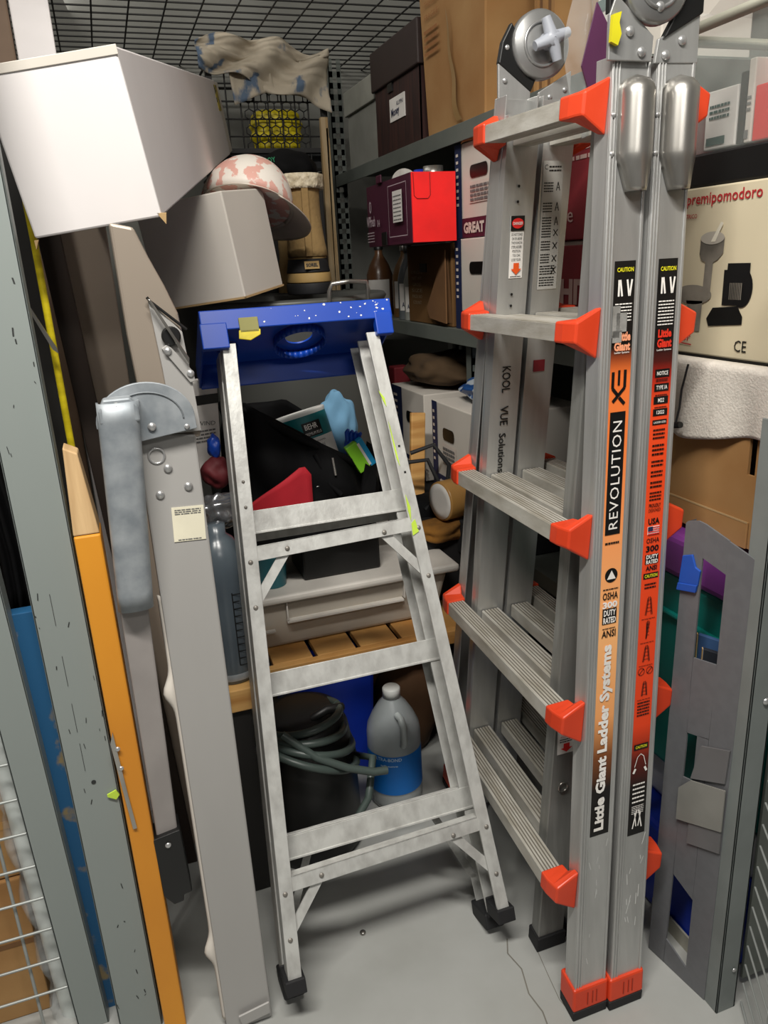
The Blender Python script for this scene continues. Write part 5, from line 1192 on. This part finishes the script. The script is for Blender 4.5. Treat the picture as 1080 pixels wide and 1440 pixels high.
pc([(.042, .508), (.085, .518), (.087, .655), (.043, .648)])
pc([(.062, .42), (.084, .425), (.085, .52), (.063, .514)])
pc([(.039, .212), (.083, .190), (.084, .428), (.041, .42)])
pc([(.033, .002), (.082, .0), (.082, .034), (.034, .059)])
m.build('sheet_face', GREYD, t)
m = MB(Mg); m.prism([(.121, 0), (.125, 0), (.132, .846), (.128, .848)], 2, 0, .03); m.prism([(-.003, .002), (0, .002), (.012, .872), (.009, .868)], 2, 0, .02); m.build('side_flange', GREYD, t)
m = MB(Mg); m.prism([(.064, .30), (.127, .325), (.126, .43), (.064, .41)], 2, -.004, -.001); m.prism([(.060, .43), (.124, .46), (.127, .523), (.075, .502)], 2, -.004, -.001); m.build('torn_card_cover', mat('grey_film_card', '#6a696a', .5), t)
m = MB(Mg); m.prism([(.040, .335), (.066, .345), (.128, .37), (.128, .45), (.062, .428), (.040, .40)], 2, -.0065, -.004); m.build('clear_tape', mat('grey_clear_tape', '#8b8a84', .25, .1), t)
m = MB(Mg); m.prism([(.006, .768), (.042, .774), (.045, .80), (.036, .803), (.028, .822), (.010, .815)], 2, -.004, 0); m.prism([(.004, .755), (.040, .762), (.042, .775), (.006, .768)], 2, -.006, -.001); m.build('blue_tape', mat('painters_tape', '#1d4fae', .6), t, .001)
m = MB(); m.box(.850, .856, .865, .871, 0, .18); tag(m.build('chipped_slat', mat('chipped_white', '#a9a7a0', .7)), 'narrow chipped slat in the lower panel opening', 'slat')
m = MB(); m.box(.860, .864, .82, 1.0, 0, .035); tag(m.build('pale_skirting', mat('pale_skirting_paint', '#a5a295', .7)), 'pale skirting strip behind the lower panel opening', 'strip')

# right post & mesh door
t = thing('cage_post', (.845, .79, 0), 'grey metal cage post at right beside the dark perforated panel', 'post')
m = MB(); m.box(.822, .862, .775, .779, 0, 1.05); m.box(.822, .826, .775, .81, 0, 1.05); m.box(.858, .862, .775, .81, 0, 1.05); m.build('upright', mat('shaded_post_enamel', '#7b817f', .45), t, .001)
rivets('bolt', RIVET, t, [(.850, .774, .09, .004), (.85, .774, .62, .006)])
t = thing('mesh_door', (.868, .77, 0), 'open grey wire mesh door swung outward at right', 'mesh door')
dd = V((-.505, -.863, 0)); st = V((.872, .772, 0)); dn = V((.863, -.505, 0))
m = MB()
for i in range(26):
    z = .01 + i * .042; m.tube([st + V((0, 0, z)), st + dd * .46 + V((0, 0, z))], .0019, 6)
m.build('cross_wires', GWIRE, t)
m = MB()
for i in range(3): m.tube([st + dd * (.12 + .15 * i) + dn * .004, st + dd * (.12 + .15 * i) + dn * .004 + V((0, 0, 1.05))], .0024, 6)
m.build('upright_wires', GWIRE, t)
m = MB(); m.box(-2, -2, 0, 0, 0, 0) if False else None
t = MB().box(.90, 1.42, .800, .806, .02, .80).build('rack_end_sheet', RACK, None, .001); tag(t, 'grey sheet metal end of the rack behind the right mesh door', 'sheet')
t = MB().box(1.02, 1.06, .45, .49, 0, .9).build('side_post', mat('side_post_grey', '#8f918c', .5), None, .002); tag(t, 'pale post seen through the right mesh door', 'post')
# floor bits
m = MB(); m.lathe([(.006, .0008), (.006, .004), (.0045, .0055), (.0001, .0055)], (.30, 1.17, 0), 16); tag(m.build('floor_stud', CHROME), 'small metal stud on the concrete floor under the stepladder', 'stud')
# repeats of one kind carry a common group
GR = {'winter_boot': 'winter boots on the tub', 'fruit_carton': 'white and dark fruit cartons on the rack', 'glass_jar': 'jars in the red and maroon box',
      'boxed_pack': 'packs inside the clear bin', 'bottle': 'bottles on the middle shelf', 'book': 'books behind the grey panel',
      'cage_post': 'grey cage posts', 'cardboard_box': 'brown cardboard boxes'}
for o in list(COL.objects):
    k = o.name.split('.')[0]
    if k in GR and not o.parent and o.get('label') and not (k == 'cardboard_box' and o.type == 'MESH'): o['group'] = GR[k]
